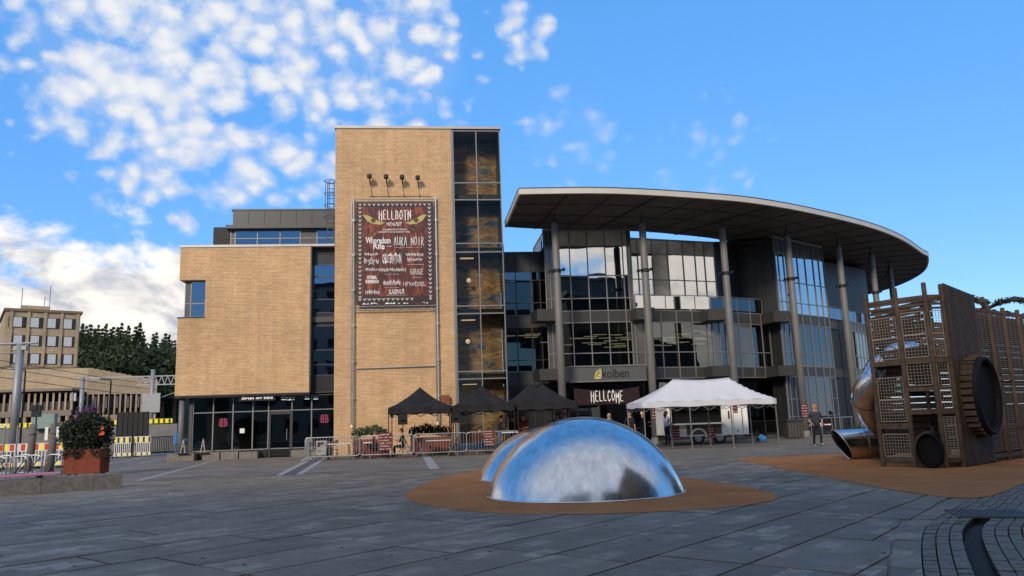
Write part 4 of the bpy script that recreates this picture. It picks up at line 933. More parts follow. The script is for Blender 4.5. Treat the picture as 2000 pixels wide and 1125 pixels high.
# entrance banner
eb=thing('welcome_banner','dark maroon banner reading HELLCOME strung over the entrance','banner',(9.5,42,2.2))
b=MB(); nx,nz_=24,6; vs=[];fs=[]
for i in range(nx+1):
    for j in range(nz_+1):
        u=i/nx;v=j/nz_; vs.append((7.72+u*3.68,42.0+.05*math.sin(u*19+v*3)+.04*math.sin(u*7),2.25+v*.92-.16*(1-(2*u-1)**2)*(v)))
for i in range(nx):
    for j in range(nz_): a=i*(nz_+1)+j; fs.append((a,a+nz_+1,a+nz_+2,a+1))
b.add(vs,fs); b.build('cloth',mat('maroon_cloth',(.020,.006,.009),.8,var=.3,vscale=3),eb,True)
b=MB(); place(b,spike_mb('HELLCOME',1.85,.52,.15,.10,5),8.62,41.88,2.42); b.build('lettering',white_print,eb)
b=MB(); b.tube([(7.72,42.0,3.15),(6.95,41.2,3.75)],.012,5); b.tube([(11.4,42.0,3.15),(12.0,41.4,3.75)],.012,5); b.build('rope',black,eb)
# shop lettering and window decals
b=MB(); place(b,text_mb('Brun og blid',1.62,.21,.035),-10.25,YF+.10,3.08); 
ls=tag(b.build('shop_lettering',mat('letter_white',(.85,.85,.85),.5)),'white letters reading Brun og blid above the shop windows','lettering')  # plain white letter colour
b=MB(); b.box(-10.4,-8.5,YF+.12,YF+.14,3.04,3.3); b.build('backing_board',panel_dark,ls)
def decal(x,z,label):
    b=MB()
    for sx in(-1,1):
        vf=text_mb('B',.21,.46,.04); vs=[(v[0] if sx>0 else -v[0],v[1]) for v in vf[0]]
        fs=vf[1] if sx>0 else [f[::-1] for f in vf[1]]
        place(b,(vs,fs),x+sx*.02,YS-.075+.01*sx,z)
    for k in range(3): b.box(x-.24,x+.24,YS-.07,YS-.066,z+.10+k*.14,z+.112+k*.14)
    return tag(b.build('window_decal',pinklogo),label,'decal','pink window decals')
decal(-11.33,1.72,'pink double B logo on the shop window, left of the door'); decal(-5.95,1.75,'pink double B logo on the shop window beside the brick tower')
b=MB(); b.box(-10.45,-10.2,YS-.08,YS-.074,1.35,1.6); tag(b.build('window_notice',whitepaint),'small white notice stuck on the shop window','notice')
# ================================================================ TENTS
def canopy_cloth(b,x0,x1,y0,y1,ze,zp,peaks,val=.28,n=16,sag=.10):
    """curved popup canopy: peaks = list of x positions of the ridge ends"""
    nx=n*2; ny=n; vs=[];fs=[]
    yc=(y0+y1)/2; xa,xb=peaks[0],peaks[-1]
    for i in range(nx+1):
        for j in range(ny+1):
            x=x0+(x1-x0)*i/nx; y=y0+(y1-y0)*j/ny
            tx=0 if xa<=x<=xb else ((xa-x)/(xa-x0) if x<xa else (x-xb)/(x1-xb)); ty=abs(y-yc)/(yc-y0)
            t=max(tx,ty); z=ze+(zp-ze)*(1-t)**1.0-sag*math.sin(math.pi*t)
            if xb>xa and t<.5 and tx==0: z-=.07*math.sin(math.pi*(x-xa)/(xb-xa))*(1-t)
            z+=.012*math.sin(7*x+3*y)*t
            vs.append((x,y,z))
    for i in range(nx):
        for j in range(ny): a=i*(ny+1)+j; fs.append((a,a+ny+1,a+ny+2,a+1))
    b.add(vs,fs)
    per=[(x0+(x1-x0)*k/24,y0) for k in range(24)]+[(x1,y0+(y1-y0)*k/12) for k in range(12)]+[(x1-(x1-x0)*k/24,y1) for k in range(24)]+[(x0,y1-(y1-y0)*k/12) for k in range(12)]
    m=len(per); b.add([(p[0],p[1],ze) for p in per]+[(p[0]+.01*math.sin(k*1.7),p[1]+.015*math.sin(k*1.3),ze-val-.02*math.sin(k*.9)) for k,p in enumerate(per)],[(k,m+k,m+(k+1)%m,(k+1)%m) for k in range(m)])
def tent(x0,x1,y0,y1,ze,zp,peaks,cloth,legm,label,legs,val=.28,name='popup_tent'):
    t=thing(name,label,'tent',((x0+x1)/2,(y0+y1)/2,0),'black popup tents' if cloth is blackfab else None)
    b=MB(); canopy_cloth(b,x0,x1,y0,y1,ze,zp,peaks,val); b.build('canopy',cloth,t,True)
    for (x,y) in legs:
        b=MB(); b.bar((x,y,0),(x,y,ze-.02),.045); b.box(x-.07,x+.07,y-.07,y+.07,0,.012); b.build('leg',legm,t)
    b=MB()
    for (xa,ya,xb,yb) in((x0+.1,y0+.1,x1-.1,y0+.1),(x0+.1,y1-.1,x1-.1,y1-.1),(x0+.1,y0+.1,x0+.1,y1-.1),(x1-.1,y0+.1,x1-.1,y1-.1)):
        n=max(2,round(math.hypot(xb-xa,yb-ya)/.75))
        for k in range(n):
            p=Vector((xa,ya)).lerp(Vector((xb,yb)),k/n);q=Vector((xa,ya)).lerp(Vector((xb,yb)),(k+1)/n)
            b.bar((p.x,p.y,ze-.05 if k%2 else ze-.42),(q.x,q.y,ze-.42 if k%2 else ze-.05),.022); b.bar((p.x,p.y,ze-.42 if k%2 else ze-.05),(q.x,q.y,ze-.05 if k%2 else ze-.42),.022)
    b.build('scissor_frame',legm,t); return t
TL=['black popup tent in front of the brick wall, with a loudspeaker under its front','black popup tent in front of the painted glass strip, middle of the row','black popup tent nearest the entrance banner']
for k,xc in enumerate((-.62,2.38,5.43)):
    x0,x1=xc-1.47,xc+1.47
    tent(x0,x1,36.55,39.5,2.28,3.28,[xc,xc+.001],blackfab,black,TL[k],[(x0+.03,36.6),(x1-.03,36.6),(x0+.03,39.45),(x1-.03,39.45)])
tent(3.75,6.6,40.0,42.5,2.4,3.45,[5.2,5.201],blackfab,black,'black popup tent whose peak shows behind the one by the entrance',[(3.8,40.05),(6.55,40.05),(3.8,42.45),(6.55,42.45)])
tent(9.25,15.45,33.7,36.7,2.12,3.18,[11.2,13.9],whitefab,galv,'long white popup tent with two peaks in front of the food trailer',[(9.3,33.75),(11.4,33.75),(13.3,33.75),(15.4,33.75),(9.3,36.65),(11.4,36.65),(13.3,36.65),(15.4,36.65)],.24)
# ================================================================ CROWD BARRIERS
def barrier_proto():
    t=thing('crowd_barrier','','barrier',(0,0,0),'steel crowd barriers in front of the cafe seats')
    b=MB(); r_=.12; w=1.2; pts=[]
    for cx,cz,a0 in((w-r_,1.05-r_,0),(-w+r_,1.05-r_,90),(-w+r_,.2+r_,180),(w-r_,.2+r_,270)):
        for k in range(5): a=R(a0+k*22.5); pts.append((cx+r_*math.cos(a),0,cz+r_*math.sin(a)))
    pts.append(pts[0]); b.tube(pts,.021,8,cap=False); b.build('frame',galv,t,True)
    for k in range(17):
        x=-w+2*w*(k+1)/18; b=MB(); b.tube([(x,0,.2),(x,0,1.05)],.009,6); b.build('bar',galv,t)
    for x in(-.75,.75):
        b=MB(); b.tube([(x,-.28,.015),(x,-.2,.05),(x,0,.2),(x,.2,.05),(x,.28,.015)],.018,6); b.build('foot',galv,t)
    return t
BLAB=['crowd barrier by the shop window, with folding chairs behind it','second crowd barrier from the shop window, seated person behind it','crowd barrier in front of the second planter box','crowd barrier beside the steel domes with red menu board']
bp=barrier_proto()
for k,(xa,xb) in enumerate(((597,701),(704,807),(810,911),(913,1014))):
    pa_,pb_=PY(xa,890,36.1),PY(xb,890,36.1); xc=(pa_.x+pb_.x)/2; 
    if k==0: bp.location=(xc,36.1,0); bp.rotation_euler=(0,0,R(2)); bp['label']=BLAB[0]; ORG[bp.name]=Vector((xc,36.1,0)); x00=pa_.x
    else: copy_thing(bp,(xc,36.1+.05*(k%2),0),R((-2,1.5,-1)[k-1]),BLAB[k])
copy_thing(bp,(x00-.05,37.4,0),R(92),'crowd barrier turned end-on at the corner near the shop')
# menu boards hung on barriers / columns / trailer
maroon=mat('maroon_print',(.13,.018,.02),.5)
def menu(x,y,z0,w,h,label,rows=5,seed=0,parent_y=-.004,nm='menu_board',name2='menu sheets',rz=0):
    t=thing(nm,label,'menu board' if nm=='menu_board' else 'poster',(x,y,z0),name2)
    b=MB(); b.box(x-w/2,x+w/2,y,y+.012,z0,z0+h); b.build('board',maroon,t); b=MB(); rn=random.Random(seed)
    for k in range(rows):
        n=rn.choice((1,2,3)); z=z0+h*(1-(k+.85)/rows); hh=h/rows*.55
        for q in range(n): ww=w/n*.8; place(b,scrawl_mb(ww*.9,hh,max(3,int(ww/.05)),seed*31+k*5+q),x-w/2+w*.06+q*w/n,y-.004,z)
    b.build('print',white_print,t); t.rotation_euler=(0,0,rz); return t
p=PY(753,862,36.0); menu(p.x,36.0,.38,.62,.78,'red and white menu sheet hung on the barrier beside the seated person',6,1)
p=PY(956,860,36.0); menu(p.x,36.0,.42,.46,.72,'red and white menu sheet on the barrier next to the domes',6,2)
menu(12.0,41.28,1.35,.36,.75,'red poster wrapped on the column behind the white tent',5,3,nm='column_poster',name2='posters on columns')
menu(22.2,44.67,1.15,.42,.78,'red poster on the column behind the walking man',5,4,nm='column_poster',name2='posters on columns')
# ================================================================ CAFE FURNITURE
chairm=mat('chair_frame',(.20,.20,.21),.5,.4); chairf=mat('chair_slats',(.055,.055,.06),.6)
def folding_chair():
    t=thing('folding_chair','','chair',(0,0,0),'folding cafe chairs')
    for sx in(-.2,.2):
        b=MB(); b.bar((sx,-.22,0),(sx,.2,.86),.028); b.build('back_leg',chairm,t)
        b=MB(); b.bar((sx*.9,.24,0),(sx*.9,-.17,.46),.028); b.build('front_leg',chairm,t)
    for k in range(4):
        b=MB(); b.bar((-.2,-.17+k*.105,.455),(.2,-.17+k*.105,.455),.085,.02); b.build('seat_slat',chairf,t)
    for k in range(2):
        b=MB(); b.bar((-.2,.15+k*.05,.68+k*.11),(.2,.15+k*.05,.68+k*.11),.02,.085); b.build('back_slat',chairf,t)
    return t
def cafe_table():
    t=thing('cafe_table','','table',(0,0,0),'white cafe tables')
    b=MB(); b.box(-.6,.6,-.35,.35,.70,.735); b.build('tabletop',whitepaint,t)
    for sx in(-.5,.5):
        for sy in(-.28,.28):
            b=MB(); b.bar((sx,sy,0),(sx*.9,sy*.8,.70),.03); b.build('leg',black,t)
    return t
fc=folding_chair(); ct=cafe_table()
def px_at(px,Y): return PY(px,880,Y).x
spots=[(px_at(628,36.9),36.9,200,'folding chair with pale cloth on it, leftmost behind the barriers'),(px_at(612,37.6),37.6,150,'dark folding chair in the corner next to the shop window'),(px_at(650,37.9),37.9,20,'folding chair on the far side of the leftmost white table'),
 (px_at(700,36.9),36.9,170,'folding chair between the two left white tables'),(px_at(797,36.8),36.8,80,'folding chair the seated person sits on'),(px_at(820,36.7),36.7,95,'folding chair tilted left of the third white table'),(px_at(885,36.8),36.8,260,'folding chair between the third table and the loudspeaker'),
 (px_at(835,37.6),37.6,200,'folding chair behind the third white table, by the planter')]
for k,(x,y,a,l) in enumerate(spots):
    if k==0: fc.location=(x,y,0); fc.rotation_euler=(0,0,R(a)); fc['label']=l
    else: copy_thing(fc,(x,y,0),R(a),l)
tsp=[(px_at(662,37.2),37.2,'white cafe table with a small pot, nearest the shop'),(px_at(735,37.8),37.8,'white cafe table behind the seated person and menu sheet'),(px_at(858,37.1),37.1,'white cafe table in front of the second planter box'),(px_at(992,37.6),37.6,'white high table under the middle tent, near the domes')]
for k,(x,y,l) in enumerate(tsp):
    if k==0: ct.location=(x,y,0); ct['label']=l
    else:
        c=copy_thing(ct,(x,y,0),0,l)
        if k==3: c.scale=(.8,.8,1.35)
# pale cloth on chair
b=MB(); x=px_at(628,36.9); y=36.9
prof=[(.24,.02),(.26,.25),(.25,.48),(.22,.80),(.20,.90),(.14,.88),(.12,.60)]
b.add([(x+sx*(.21+.01*k),y-.06-q[0]*.5,q[1]) for k,q in enumerate(prof[1:6]) for sx in(-1,-.3,.35,1)],[(k*4+i,k*4+i+1,k*4+i+5,k*4+i+4) for k in range(4) for i in range(3)])
tag(b.build('draped_cloth',mat('pale_cloth',(.34,.33,.30),.85,bump=.4,bscale=12)),'pale cloth draped over the leftmost folding chair','cloth')
b=MB(); x,y=tsp[0][0]-.1,37.2; b.lathe([(.01,.74),(.05,.74),(.06,.84),(.01,.84)],(x,y,0),10)
for k in range(14): a=random.uniform(0,6.28);h=random.uniform(.86,.98); b.bar((x,y,.83),(x+.09*math.cos(a),y+.09*math.sin(a),h),.02,.01,1)
tag(b.build('table_pot',[corten,leaf]),'tiny potted plant standing on the leftmost white table','pot plant')
def leafcloud(b,c,rad,n,size,mi=0,rn=random,flat=.0,shape=1.0):
    for k in range(n):
        while True:
            v=Vector((rn.uniform(-1,1),rn.uniform(-1,1),rn.uniform(-1,1)))
            if .25<v.length<1: break
        p=Vector((c[0]+v.x*rad[0],c[1]+v.y*rad[1],c[2]+v.z*rad[2])); s=size*rn.uniform(.6,1.3)
        a=Vector((rn.gauss(0,1),rn.gauss(0,1),rn.gauss(0,.6)+.3)).normalized(); q=a.orthogonal().normalized(); q.rotate(Matrix.Rotation(rn.uniform(0,6.28),3,a)); r_=a.cross(q)
        b.add([p-q*s,p+r_*s*.38,p+q*s,p-r_*s*.38],[(0,1,2,3)],mi)
def planter_box(x0,x1,y0,y1,h,label,seed):
    rn=random.Random(seed); t=thing('planter_box',label,'planter',((x0+x1)/2,(y0+y1)/2,0),'cafe planter boxes')
    b=MB(); b.box(x0,x1,y0,y1,.04,h); b.build('box',mat('red_brown_box',(.16,.035,.02),.7,var=.3),t)
    b=MB(); xc=(x0+x1)/2
    for k in range(9): leafcloud(b,(x0+(x1-x0)*(k+.5)/9,(y0+y1)/2,h+.22+.2*math.sin(math.pi*(k+.5)/9)*rn.uniform(.6,1.2)),(.22,.32,.26),110,.075,0,rn)
    for k in range(26):
        x=xc+rn.gauss(0,.3)*(x1-x0)*.6; a=rn.gauss(0,.35); L0=rn.uniform(.35,.75); b.add([(x-.025,(y0+y1)/2,h+.2),(x+.025,(y0+y1)/2,h+.2),(x+math.sin(a)*L0,(y0+y1)/2+rn.uniform(-.2,.2),h+.2+math.cos(a)*L0)],[(0,1,2)],0)
    b.build('shrub',leaf_dk if seed==2 else leaf,t)
planter_box(px_at(690,38.6),px_at(758,38.6),38.3,38.9,.85,'red planter box with spiky shrub, nearest the shop',1)
planter_box(px_at(802,38.6),px_at(880,38.6),38.3,38.9,.85,'red planter box with dark shrub under the first black tent',2)
# loudspeakers
def speaker(px,label):
    x=px_at(px,36.7); t=thing('loudspeaker',label,'loudspeaker',(x,36.75,0),'loudspeakers on stands')
    b=MB(); b.box(x-.22,x+.22,36.6,36.95,1.5,2.06); b.build('cabinet',black,t)
    b=MB(); b.tube([(x,36.8,.1),(x,36.8,1.5)],.022,8)
    for a in(.5,2.6,4.7): b.tube([(x,36.8,.55),(x+.4*math.cos(a),36.8+.4*math.sin(a),.01)],.015,6)
    b.build('stand',black,t)
    b=MB(); b.lathe([(.01,0),(.13,.0),(.15,.02)],(x,36.59,1.7),14); b.build('grille',panel_dark,t)
speaker(787,'black loudspeaker on a stand under the first black tent'); speaker(891,'black loudspeaker on a stand between two black tents')
# heater / wooden box behind tents
b=MB(); x=px_at(872,42.6)
for k in range(5): b.box(x-.22+k*.09,x-.22+k*.09+.07,42.6,42.7,2.35,3.0)
b.box(x-.24,x+.24,42.7,42.74,2.3,3.05); tag(b.build('slatted_box',mat('red_wood',(.22,.07,.03),.6,var=.3)),'small slatted reddish wooden box on the brick wall above the tents','box')
# ================================================================ FOOD TRAILER
tr=thing('food_trailer','white food trailer with open hatch and red menu sheets under the white tent','trailer',(14.6,40,0))
X0,X1,Y0,Y1=11.9,16.2,38.9,40.9
wt=whitepaint
b=MB(); b.box(X0,X1,Y0,Y0+.05,.42,1.05); b.box(X0,X0+.25,Y0,Y0+.05,1.05,2.45); b.box(14.8,X1,Y0,Y0+.05,1.05,2.45); b.box(X0,X1,Y1-.05,Y1,.42,2.45); b.box(X0,X0+.05,Y0+.05,Y1-.05,.42,2.45); b.box(X1-.05,X1,Y0+.05,Y1-.05,.42,2.45); b.box(X0-.03,X1+.03,Y0-.02,Y1+.02,2.45,2.55); b.box(X0,X1,Y0+.05,Y1-.05,.42,.5); b.build('body',wt,tr)
b=MB(); b.box(X0-.05,14.85,Y0-.35,Y0,1.02,1.09); b.build('counter',wt,tr)
b=MB(); b.box(X0,14.85,Y0-.9,Y0,2.46,2.50); b.build('hatch',wt,tr)
b=MB(); b.box(X0+.1,X1-.1,Y0+.9,Y0+.95,.5,2.4); b.build('interior_wall',dark,tr)
for x in(13.5,14.65):
    b=MB(); b.tube([(x,Y0+.05,.34),(x,Y0+.25,.34)],.34,24); w_=b.build('wheel',tyre,tr)
    b=MB(); b.tube([(x,Y0+.03,.34),(x,Y0+.06,.34)],.2,20); b.build('rim',galv,w_)
b=MB(); b.tube([(13.5+.42*math.cos(R(a)),Y0-.04,.36+.42*math.sin(R(a))) for a in range(0,181,15)],.05,6); b.build('wheel_arch',wt,tr)
b=MB(); b.box(X0+1.0,14.75,Y0-.02,Y0-.002,.5,1.0); b.build('lower_panel',panel_pale,tr)
dx0,dx1=15.1,16.15
b=MB(); b.box(dx0,dx1,Y0-.03,Y0-.001,.45,2.42); dd=b.build('door',mat('door_white',(.76,.76,.74),.4),tr)
b=MB()
for x in(dx0+.32,dx0+.78): b.box(x-.008,x+.008,Y0-.036,Y0-.031,.5,2.35)
b.box(dx0+.77,dx0+.80,Y0-.06,Y0-.031,.8,1.7); b.box(dx0+.04,dx0+.12,Y0-.05,Y0-.031,1.25,1.65); b.box(dx0+.46,dx0+.54,Y0-.05,Y0-.031,.6,.66); b.build('handle',black,dd)
b=MB(); b.bar((X1-.2,39.9,.5),(X1+1.0,39.9,.42),.08); b.bar((X1,Y0+.5,.48),(X1+.9,39.9,.42),.07); b.bar((X1,Y1-.5,.48),(X1+.9,39.9,.42),.07); b.tube([(X1+.85,39.9,0.06),(X1+.85,39.9,.6)],.03,8); b.build('drawbar',black,tr)
b=MB(); b.tube([(X1+.85,39.86,.1),(X1+.85,39.94,.1)],.1,14); b.build('jockey_wheel',tyre,tr)
b=MB(); b.add([(14.57+q[0]*.17,Y0-.01,.78+q[1]*.26) for q in((-.8,1),(0,.75),(.8,1),(1,.2),(.6,-.7),(0,-1),(-.6,-.7),(-1,.2))],[tuple(range(8))[::-1]]); b.build('emblem',black,tr)
def tmenu(x,z0,w,h,label,seed,y=None): menu(x,(y or Y0-.36),z0,w,h,label,5,seed,name2='menu sheets on the trailer')
tmenu(12.3,.3,.4,.7,'dark red menu sheet on the trailer, left of the wheel',21,Y0-.06); tmenu(14.17,.3,.42,.72,'dark red menu sheet on the trailer, right of the wheel',22,Y0-.06); tmenu(15.55,1.55,.24,.85,'narrow dark red sheet on the trailer door',23,Y0-.06)
# black bar fence, grey bin, blue bag
t=thing('bar_fence','black vertical bar fence behind the food trailer','fence',(18.3,42,0))
b=MB(); 
for z in(.12,1.05): b.bar((17.1,42.2,z),(19.6,42.2,z),.04)
b.build('rail',black,t); m0=MB(); m0.box(-.009,.009,-.009,.009,0,1.0); m0=m0.mesh('bar',black)
for k in range(24): piece('bar',m0,t,Matrix.Translation((17.15+k*.104,42.2,.08)))
t=thing('grey_container','grey ribbed plastic container beside the bar fence','container',(20.1,42.2,0))
b=MB(); b.box(19.72,20.62,41.9,42.6,.08,1.0); b.build('body',panel_grey,t); 
for k in range(5): b=MB(); b.box(19.8+k*.17,19.86+k*.17,41.87,41.91,.15,.85); b.build('rib',panel_pale,t)
b=MB(); b.box(19.68,20.66,41.85,42.65,.98,1.08); b.build('lid',panel_grey,t)
b=MB(); b.lathe([(.02,0),(.28,.02),(.3,.12),(.2,.24),(.06,.3),(.01,.3)],(17.6,40.6,0),9); 
for i,v in enumerate(b.v): b.v[i]=(v[0]+.05*math.sin(i*2.1),v[1],v[2]*(1+.2*math.sin(i*1.3)))
tag(b.build('plastic_bag',blue),'crumpled blue plastic bag on the ground behind the trailer','bag')
# low notices in front of glazing behind the walking man
def lowsign(x,y,label):
    t=thing('low_sign',label,'sign',(x,y,0),'low black signs at the glazing'); b=MB(); b.box(x-.6,x+.6,y,y+.03,.25,1.0); b.build('panel',black,t)
    b=MB(); b.tube([(x-.3,y-.004,.62),(x-.3,y-.012,.62)],.13,16); b.box(x-.1,x+.35,y-.01,y-.003,.58,.66); b.build('print',white_print,t)
lowsign(23.7,47.2,'low black sign with white round mark left of the walking man'); lowsign(25.2,48.1,'low black sign with white round mark right of the walking man')
t=thing('steel_railing','grey metal railing in front of the glass hall, right of the man','railing',(27,47.5,0)); b=MB(); b.bar((22.4,45.9,1.05),(26.0,48.0,1.05),.05); b.bar((26.0,48.0,1.05),(29.5,50.2,1.05),.05); b.build('rail',galv,t)
for k in range(8): q=Vector((22.4,45.9)).lerp(Vector((29.5,50.2)),k/7); b=MB(); b.bar((q.x,q.y,0),(q.x,q.y,1.05),.04); b.build('post',galv,t)
hp=PG(1700,853); tb=MB(); tb.box(hp.x-1.2,hp.x+2.6,hp.y-.5,hp.y+.5,0,.22)
t=thing('hedge_bed','low dark hedge in a raised bed beside the playground','hedge',(hp.x,hp.y,0)); tb.build('kerb',kerbstone,t); b=MB()
for k in range(12): leafcloud(b,(hp.x-1+k*.3,hp.y,.36+.05*math.sin(k*2)),(.3,.45,.3),130,.07)
b.build('foliage',leaf_dk,t)
# ================================================================ PEOPLE
SKIN=mat('skin',(.42,.22,.15),.55)
def hexm(name,c): return MATS.get(name) or mat(name,c,.8,spec=.2,var=.2,vscale=9)
def person(loc,head,label,pose,shirt,trousers,hair,shoes=(.03,.03,.03),sleeves=True,longhair=False,height=1.76,skirt=False):
    """pose: overrides for joints in metres for a 1.76 m figure, x right, y forward"""
    J=dict(pel=(0,0,.96),wst=(0,.0,1.10),chs=(0,.0,1.32),nck=(0,.0,1.49),hd0=(0,.02,1.58),hd1=(0,.03,1.66),hd2=(0,.02,1.735),
      hpL=(-.10,0,.90),knL=(-.11,.02,.50),anL=(-.11,0,.09),toL=(-.12,.17,.045),hpR=(.10,0,.90),knR=(.11,.02,.50),anR=(.11,0,.09),toR=(.12,.17,.045),
      shL=(-.19,0,1.42),elL=(-.25,-.03,1.14),wrL=(-.25,.06,.90),shR=(.19,0,1.42),elR=(.25,-.03,1.14),wrR=(.25,.06,.90))
    J.update(pose); 
    for s_ in 'LR':
        a=Vector(J['el'+s_]);w=Vector(J['wr'+s_]); d=(w-a).normalized(); J['pm'+s_]=tuple(w+d*.07)
    rad=dict(pel=.135,wst=.115,chs=.145,nck=.055,hd0=.066,hd1=.088,hd2=.062,hpL=.095,knL=.06,anL=.042,toL=.034,hpR=.095,knR=.06,anR=.042,toR=.034,shL=.065,elL=.042,wrL=.027,shR=.065,elR=.042,wrR=.027,pmL=.034,pmR=.034)
    E=[('pel','wst'),('wst','chs'),('chs','nck'),('nck','hd0'),('hd0','hd1'),('hd1','hd2'),('pel','hpL'),('hpL','knL'),('knL','anL'),('anL','toL'),('pel','hpR'),('hpR','knR'),('knR','anR'),('anR','toR'),('chs','shL'),('shL','elL'),('elL','wrL'),('wrL','pmL'),('chs','shR'),('shR','elR'),('elR','wrR'),('wrR','pmR')]
    zone={('nck','hd0'):0,('hd0','hd1'):0,('hd1','hd2'):0,('elL','wrL'):0 if sleeves!='long' else 1,('elR','wrR'):0 if sleeves!='long' else 1,('wrL','pmL'):0,('wrR','pmR'):0,('pel','hpL'):2,('pel','hpR'):2,('hpL','knL'):2,('hpR','knR'):2,('knL','anL'):2,('knR','anR'):2,('anL','toL'):3,('anR','toR'):3}
    bm=bmesh.new(); sk=bm.verts.layers.skin.verify(); V={}
    for k,v in J.items():
        q=bm.verts.new(v); q[sk].radius=(rad[k]*(1.25 if k in('chs','wst','pel') else 1),rad[k]); V[k]=q
        q[sk].use_root=(k=='pel')
    for a,c in E: bm.edges.new((V[a],V[c]))
    me=bpy.data.meshes.new('p'); bm.to_mesh(me); bm.free(); o=bpy.data.objects.new('p',me); COL.objects.link(o)
    o.modifiers.new('s','SKIN'); sb=o.modifiers.new('u','SUBSURF'); sb.levels=2; sb.render_levels=2
    dg=bpy.context.evaluated_depsgraph_get(); ev=bpy.data.meshes.new_from_object(o.evaluated_get(dg)); bpy.data.objects.remove(o)
    b=MB(); b.add([v.co for v in ev.vertices],[tuple(p_.vertices) for p_ in ev.polygons]); cs=[p_.center.copy() for p_ in ev.polygons]; bpy.data.meshes.remove(ev)
    def segd(p_,a,c):
        a=Vector(a);c=Vector(c);d=c-a;t=max(0,min(1,(p_-a).dot(d)/max(d.length_squared,1e-6))); return (p_-a-d*t).length
    for i,c in enumerate(cs):
        e=min(E,key=lambda e:segd(c,J[e[0]],J[e[1]])-.5*(rad[e[0]]+rad[e[1]])); z=zone.get(e,1)
        if e==('chs','nck') and c.z>J['nck'][2]-.03: z=0
        if e==('pel','wst'): z=1 if c.z>J['pel'][2]-.03 else 2
        b.m[i]=z
    for s_ in 'LR':      # hands with five fingers
        w=Vector(J['pm'+s_]); d=(w-Vector(J['wr'+s_])).normalized(); sd_=Vector((1,0,0)) if s_=='L' else Vector((-1,0,0)); f=Vector((0,1,0)); f=(f-d*f.dot(d)).normalized()
        for k in range(4):
            st=w+f*(.027-.018*k); ln=(.068,.078,.072,.055)[k]; mid=st+d*ln*.55+sd_*.008; b.tube([st-d*.02,mid,mid+d*ln*.4+sd_*.022],[.0095,.009,.006],6,0)
        th_=w-d*.035+f*.03; b.tube([th_,th_+f*.03+d*.02,th_+f*.035+d*.055],[.012,.010,.007],6,0)
    hc=Vector(J['hd1']); fw=Vector((0,1,0))
    b.tube([hc+fw*.075+Vector((0,0,.015)),hc+fw*.112+Vector((0,0,-.022)),hc+fw*.08+Vector((0,0,-.03))],[.010,.016,.008],6,0)    # nose
    for sx in(-1,1): b.tube([hc+Vector((sx*.082,.0,.02)),hc+Vector((sx*.10,-.012,.01)),hc+Vector((sx*.084,.0,-.03))],[.010,.018,.010],6,0)
    sc=height/1.76
    t=thing('person',label,'person',loc)
    b.v=[tuple(Vector(loc)+Vector(v)*sc) for v in b.v]
    mm=[SKIN,hexm('cloth_%d_%d_%d'%tuple(int(c*255) for c in shirt),shirt),hexm('cloth_%d_%d_%d'%tuple(int(c*255) for c in trousers),trousers),hexm('cloth_%d_%d_%d'%tuple(int(c*255) for c in shoes),shoes)]
    b.build('body',mm,t,True)
    h=MB(); rows=9;cols=14;vs=[];fs=[]
    for i in range(rows):
        th_=math.pi*(.02+.60*i/(rows-1))
        for k in range(cols):
            ph=2*math.pi*k/cols; v=Vector((math.sin(th_)*math.cos(ph)*.098,math.sin(th_)*math.sin(ph)*.112,math.cos(th_)*.112))
            if v.y>.02 and v.z<.045: v=Vector((v.x*.82,v.y*.62,v.z))
            n_=noise.noise(v*22)*.012; vs.append(Vector(loc)+(hc+Vector((0,-.012,.012))+v*(1+n_*4))*sc)
    for i in range(rows-1):
        for k in range(cols): fs.append((i*cols+k,(i+1)*cols+k,(i+1)*cols+(k+1)%cols,i*cols+(k+1)%cols))
    fs.append(tuple(range(cols))); h.add(vs,fs)
    if longhair: h.tube([Vector(loc)+(hc+Vector((0,-.07,.05)))*sc,Vector(loc)+(hc+Vector((0,-.10,-.1)))*sc,Vector(loc)+(hc+Vector((0,-.09,-.28)))*sc],[.08,.085,.03],10)
    h.build('hair',hexm('hair_%d_%d_%d'%tuple(int(c*255) for c in hair),hair),t,True)
    e=MB()
    for sx in(-1,1): q=Vector(loc)+(hc+Vector((sx*.034,.086,.012)))*sc; e.lathe([(.001,.009),(.009,.005),(.011,0),(.009,-.005),(.001,-.009)],tuple(q),8)
    e.build('eyes',hexm('eye_dark',(.02,.015,.01)),t)
    q=Vector(loc)+(hc+Vector((0,.093,-.058)))*sc; e=MB(); e.tube([q+Vector((-.024,-.006,0)),q+Vector((0,.003,-.002)),q+Vector((.024,-.006,0))],.006,6); e.build('mouth',hexm('lip',(.28,.09,.07)),t)
    t.rotation_euler=(0,0,head); return t
BLK=(.014,.014,.016)
mp=PG(1598,873)
person((mp.x,mp.y,0),R(176),'man in dark grey-blue T-shirt and black trousers walking towards the viewer',
  dict(knL=(-.11,.16,.53),anL=(-.10,.12,.13),toL=(-.11,.29,.12),knR=(.11,-.02,.50),anR=(.10,-.14,.09),toR=(.11,.02,.045),elL=(-.30,-.08,1.16),wrL=(-.24,.08,.96),elR=(.30,-.06,1.16),wrR=(.22,.10,.97)),(.034,.04,.052),BLK,(.30,.19,.10),(.25,.25,.25))
def pp(px,Y): return (PY(px,860,Y).x,Y,0)
person(pp(1304,38.3),R(-70),'person in lavender top and black trousers standing at the food trailer counter',dict(elR=(.22,.12,1.16),wrR=(.12,.34,1.10),elL=(-.22,.12,1.16),wrL=(-.12,.34,1.08)),(.40,.38,.52),BLK,(.02,.015,.012),(.35,.33,.32),True,True,1.74)
person(pp(1257,38.0),R(250),'blond person in black coat holding a drink at the left end of the white tent',dict(elR=(.24,.10,1.16),wrR=(.1,.28,1.22),elL=(-.25,.06,1.14),wrL=(-.14,.30,1.06)),BLK,BLK,(.55,.38,.18),sleeves='long',height=1.74)
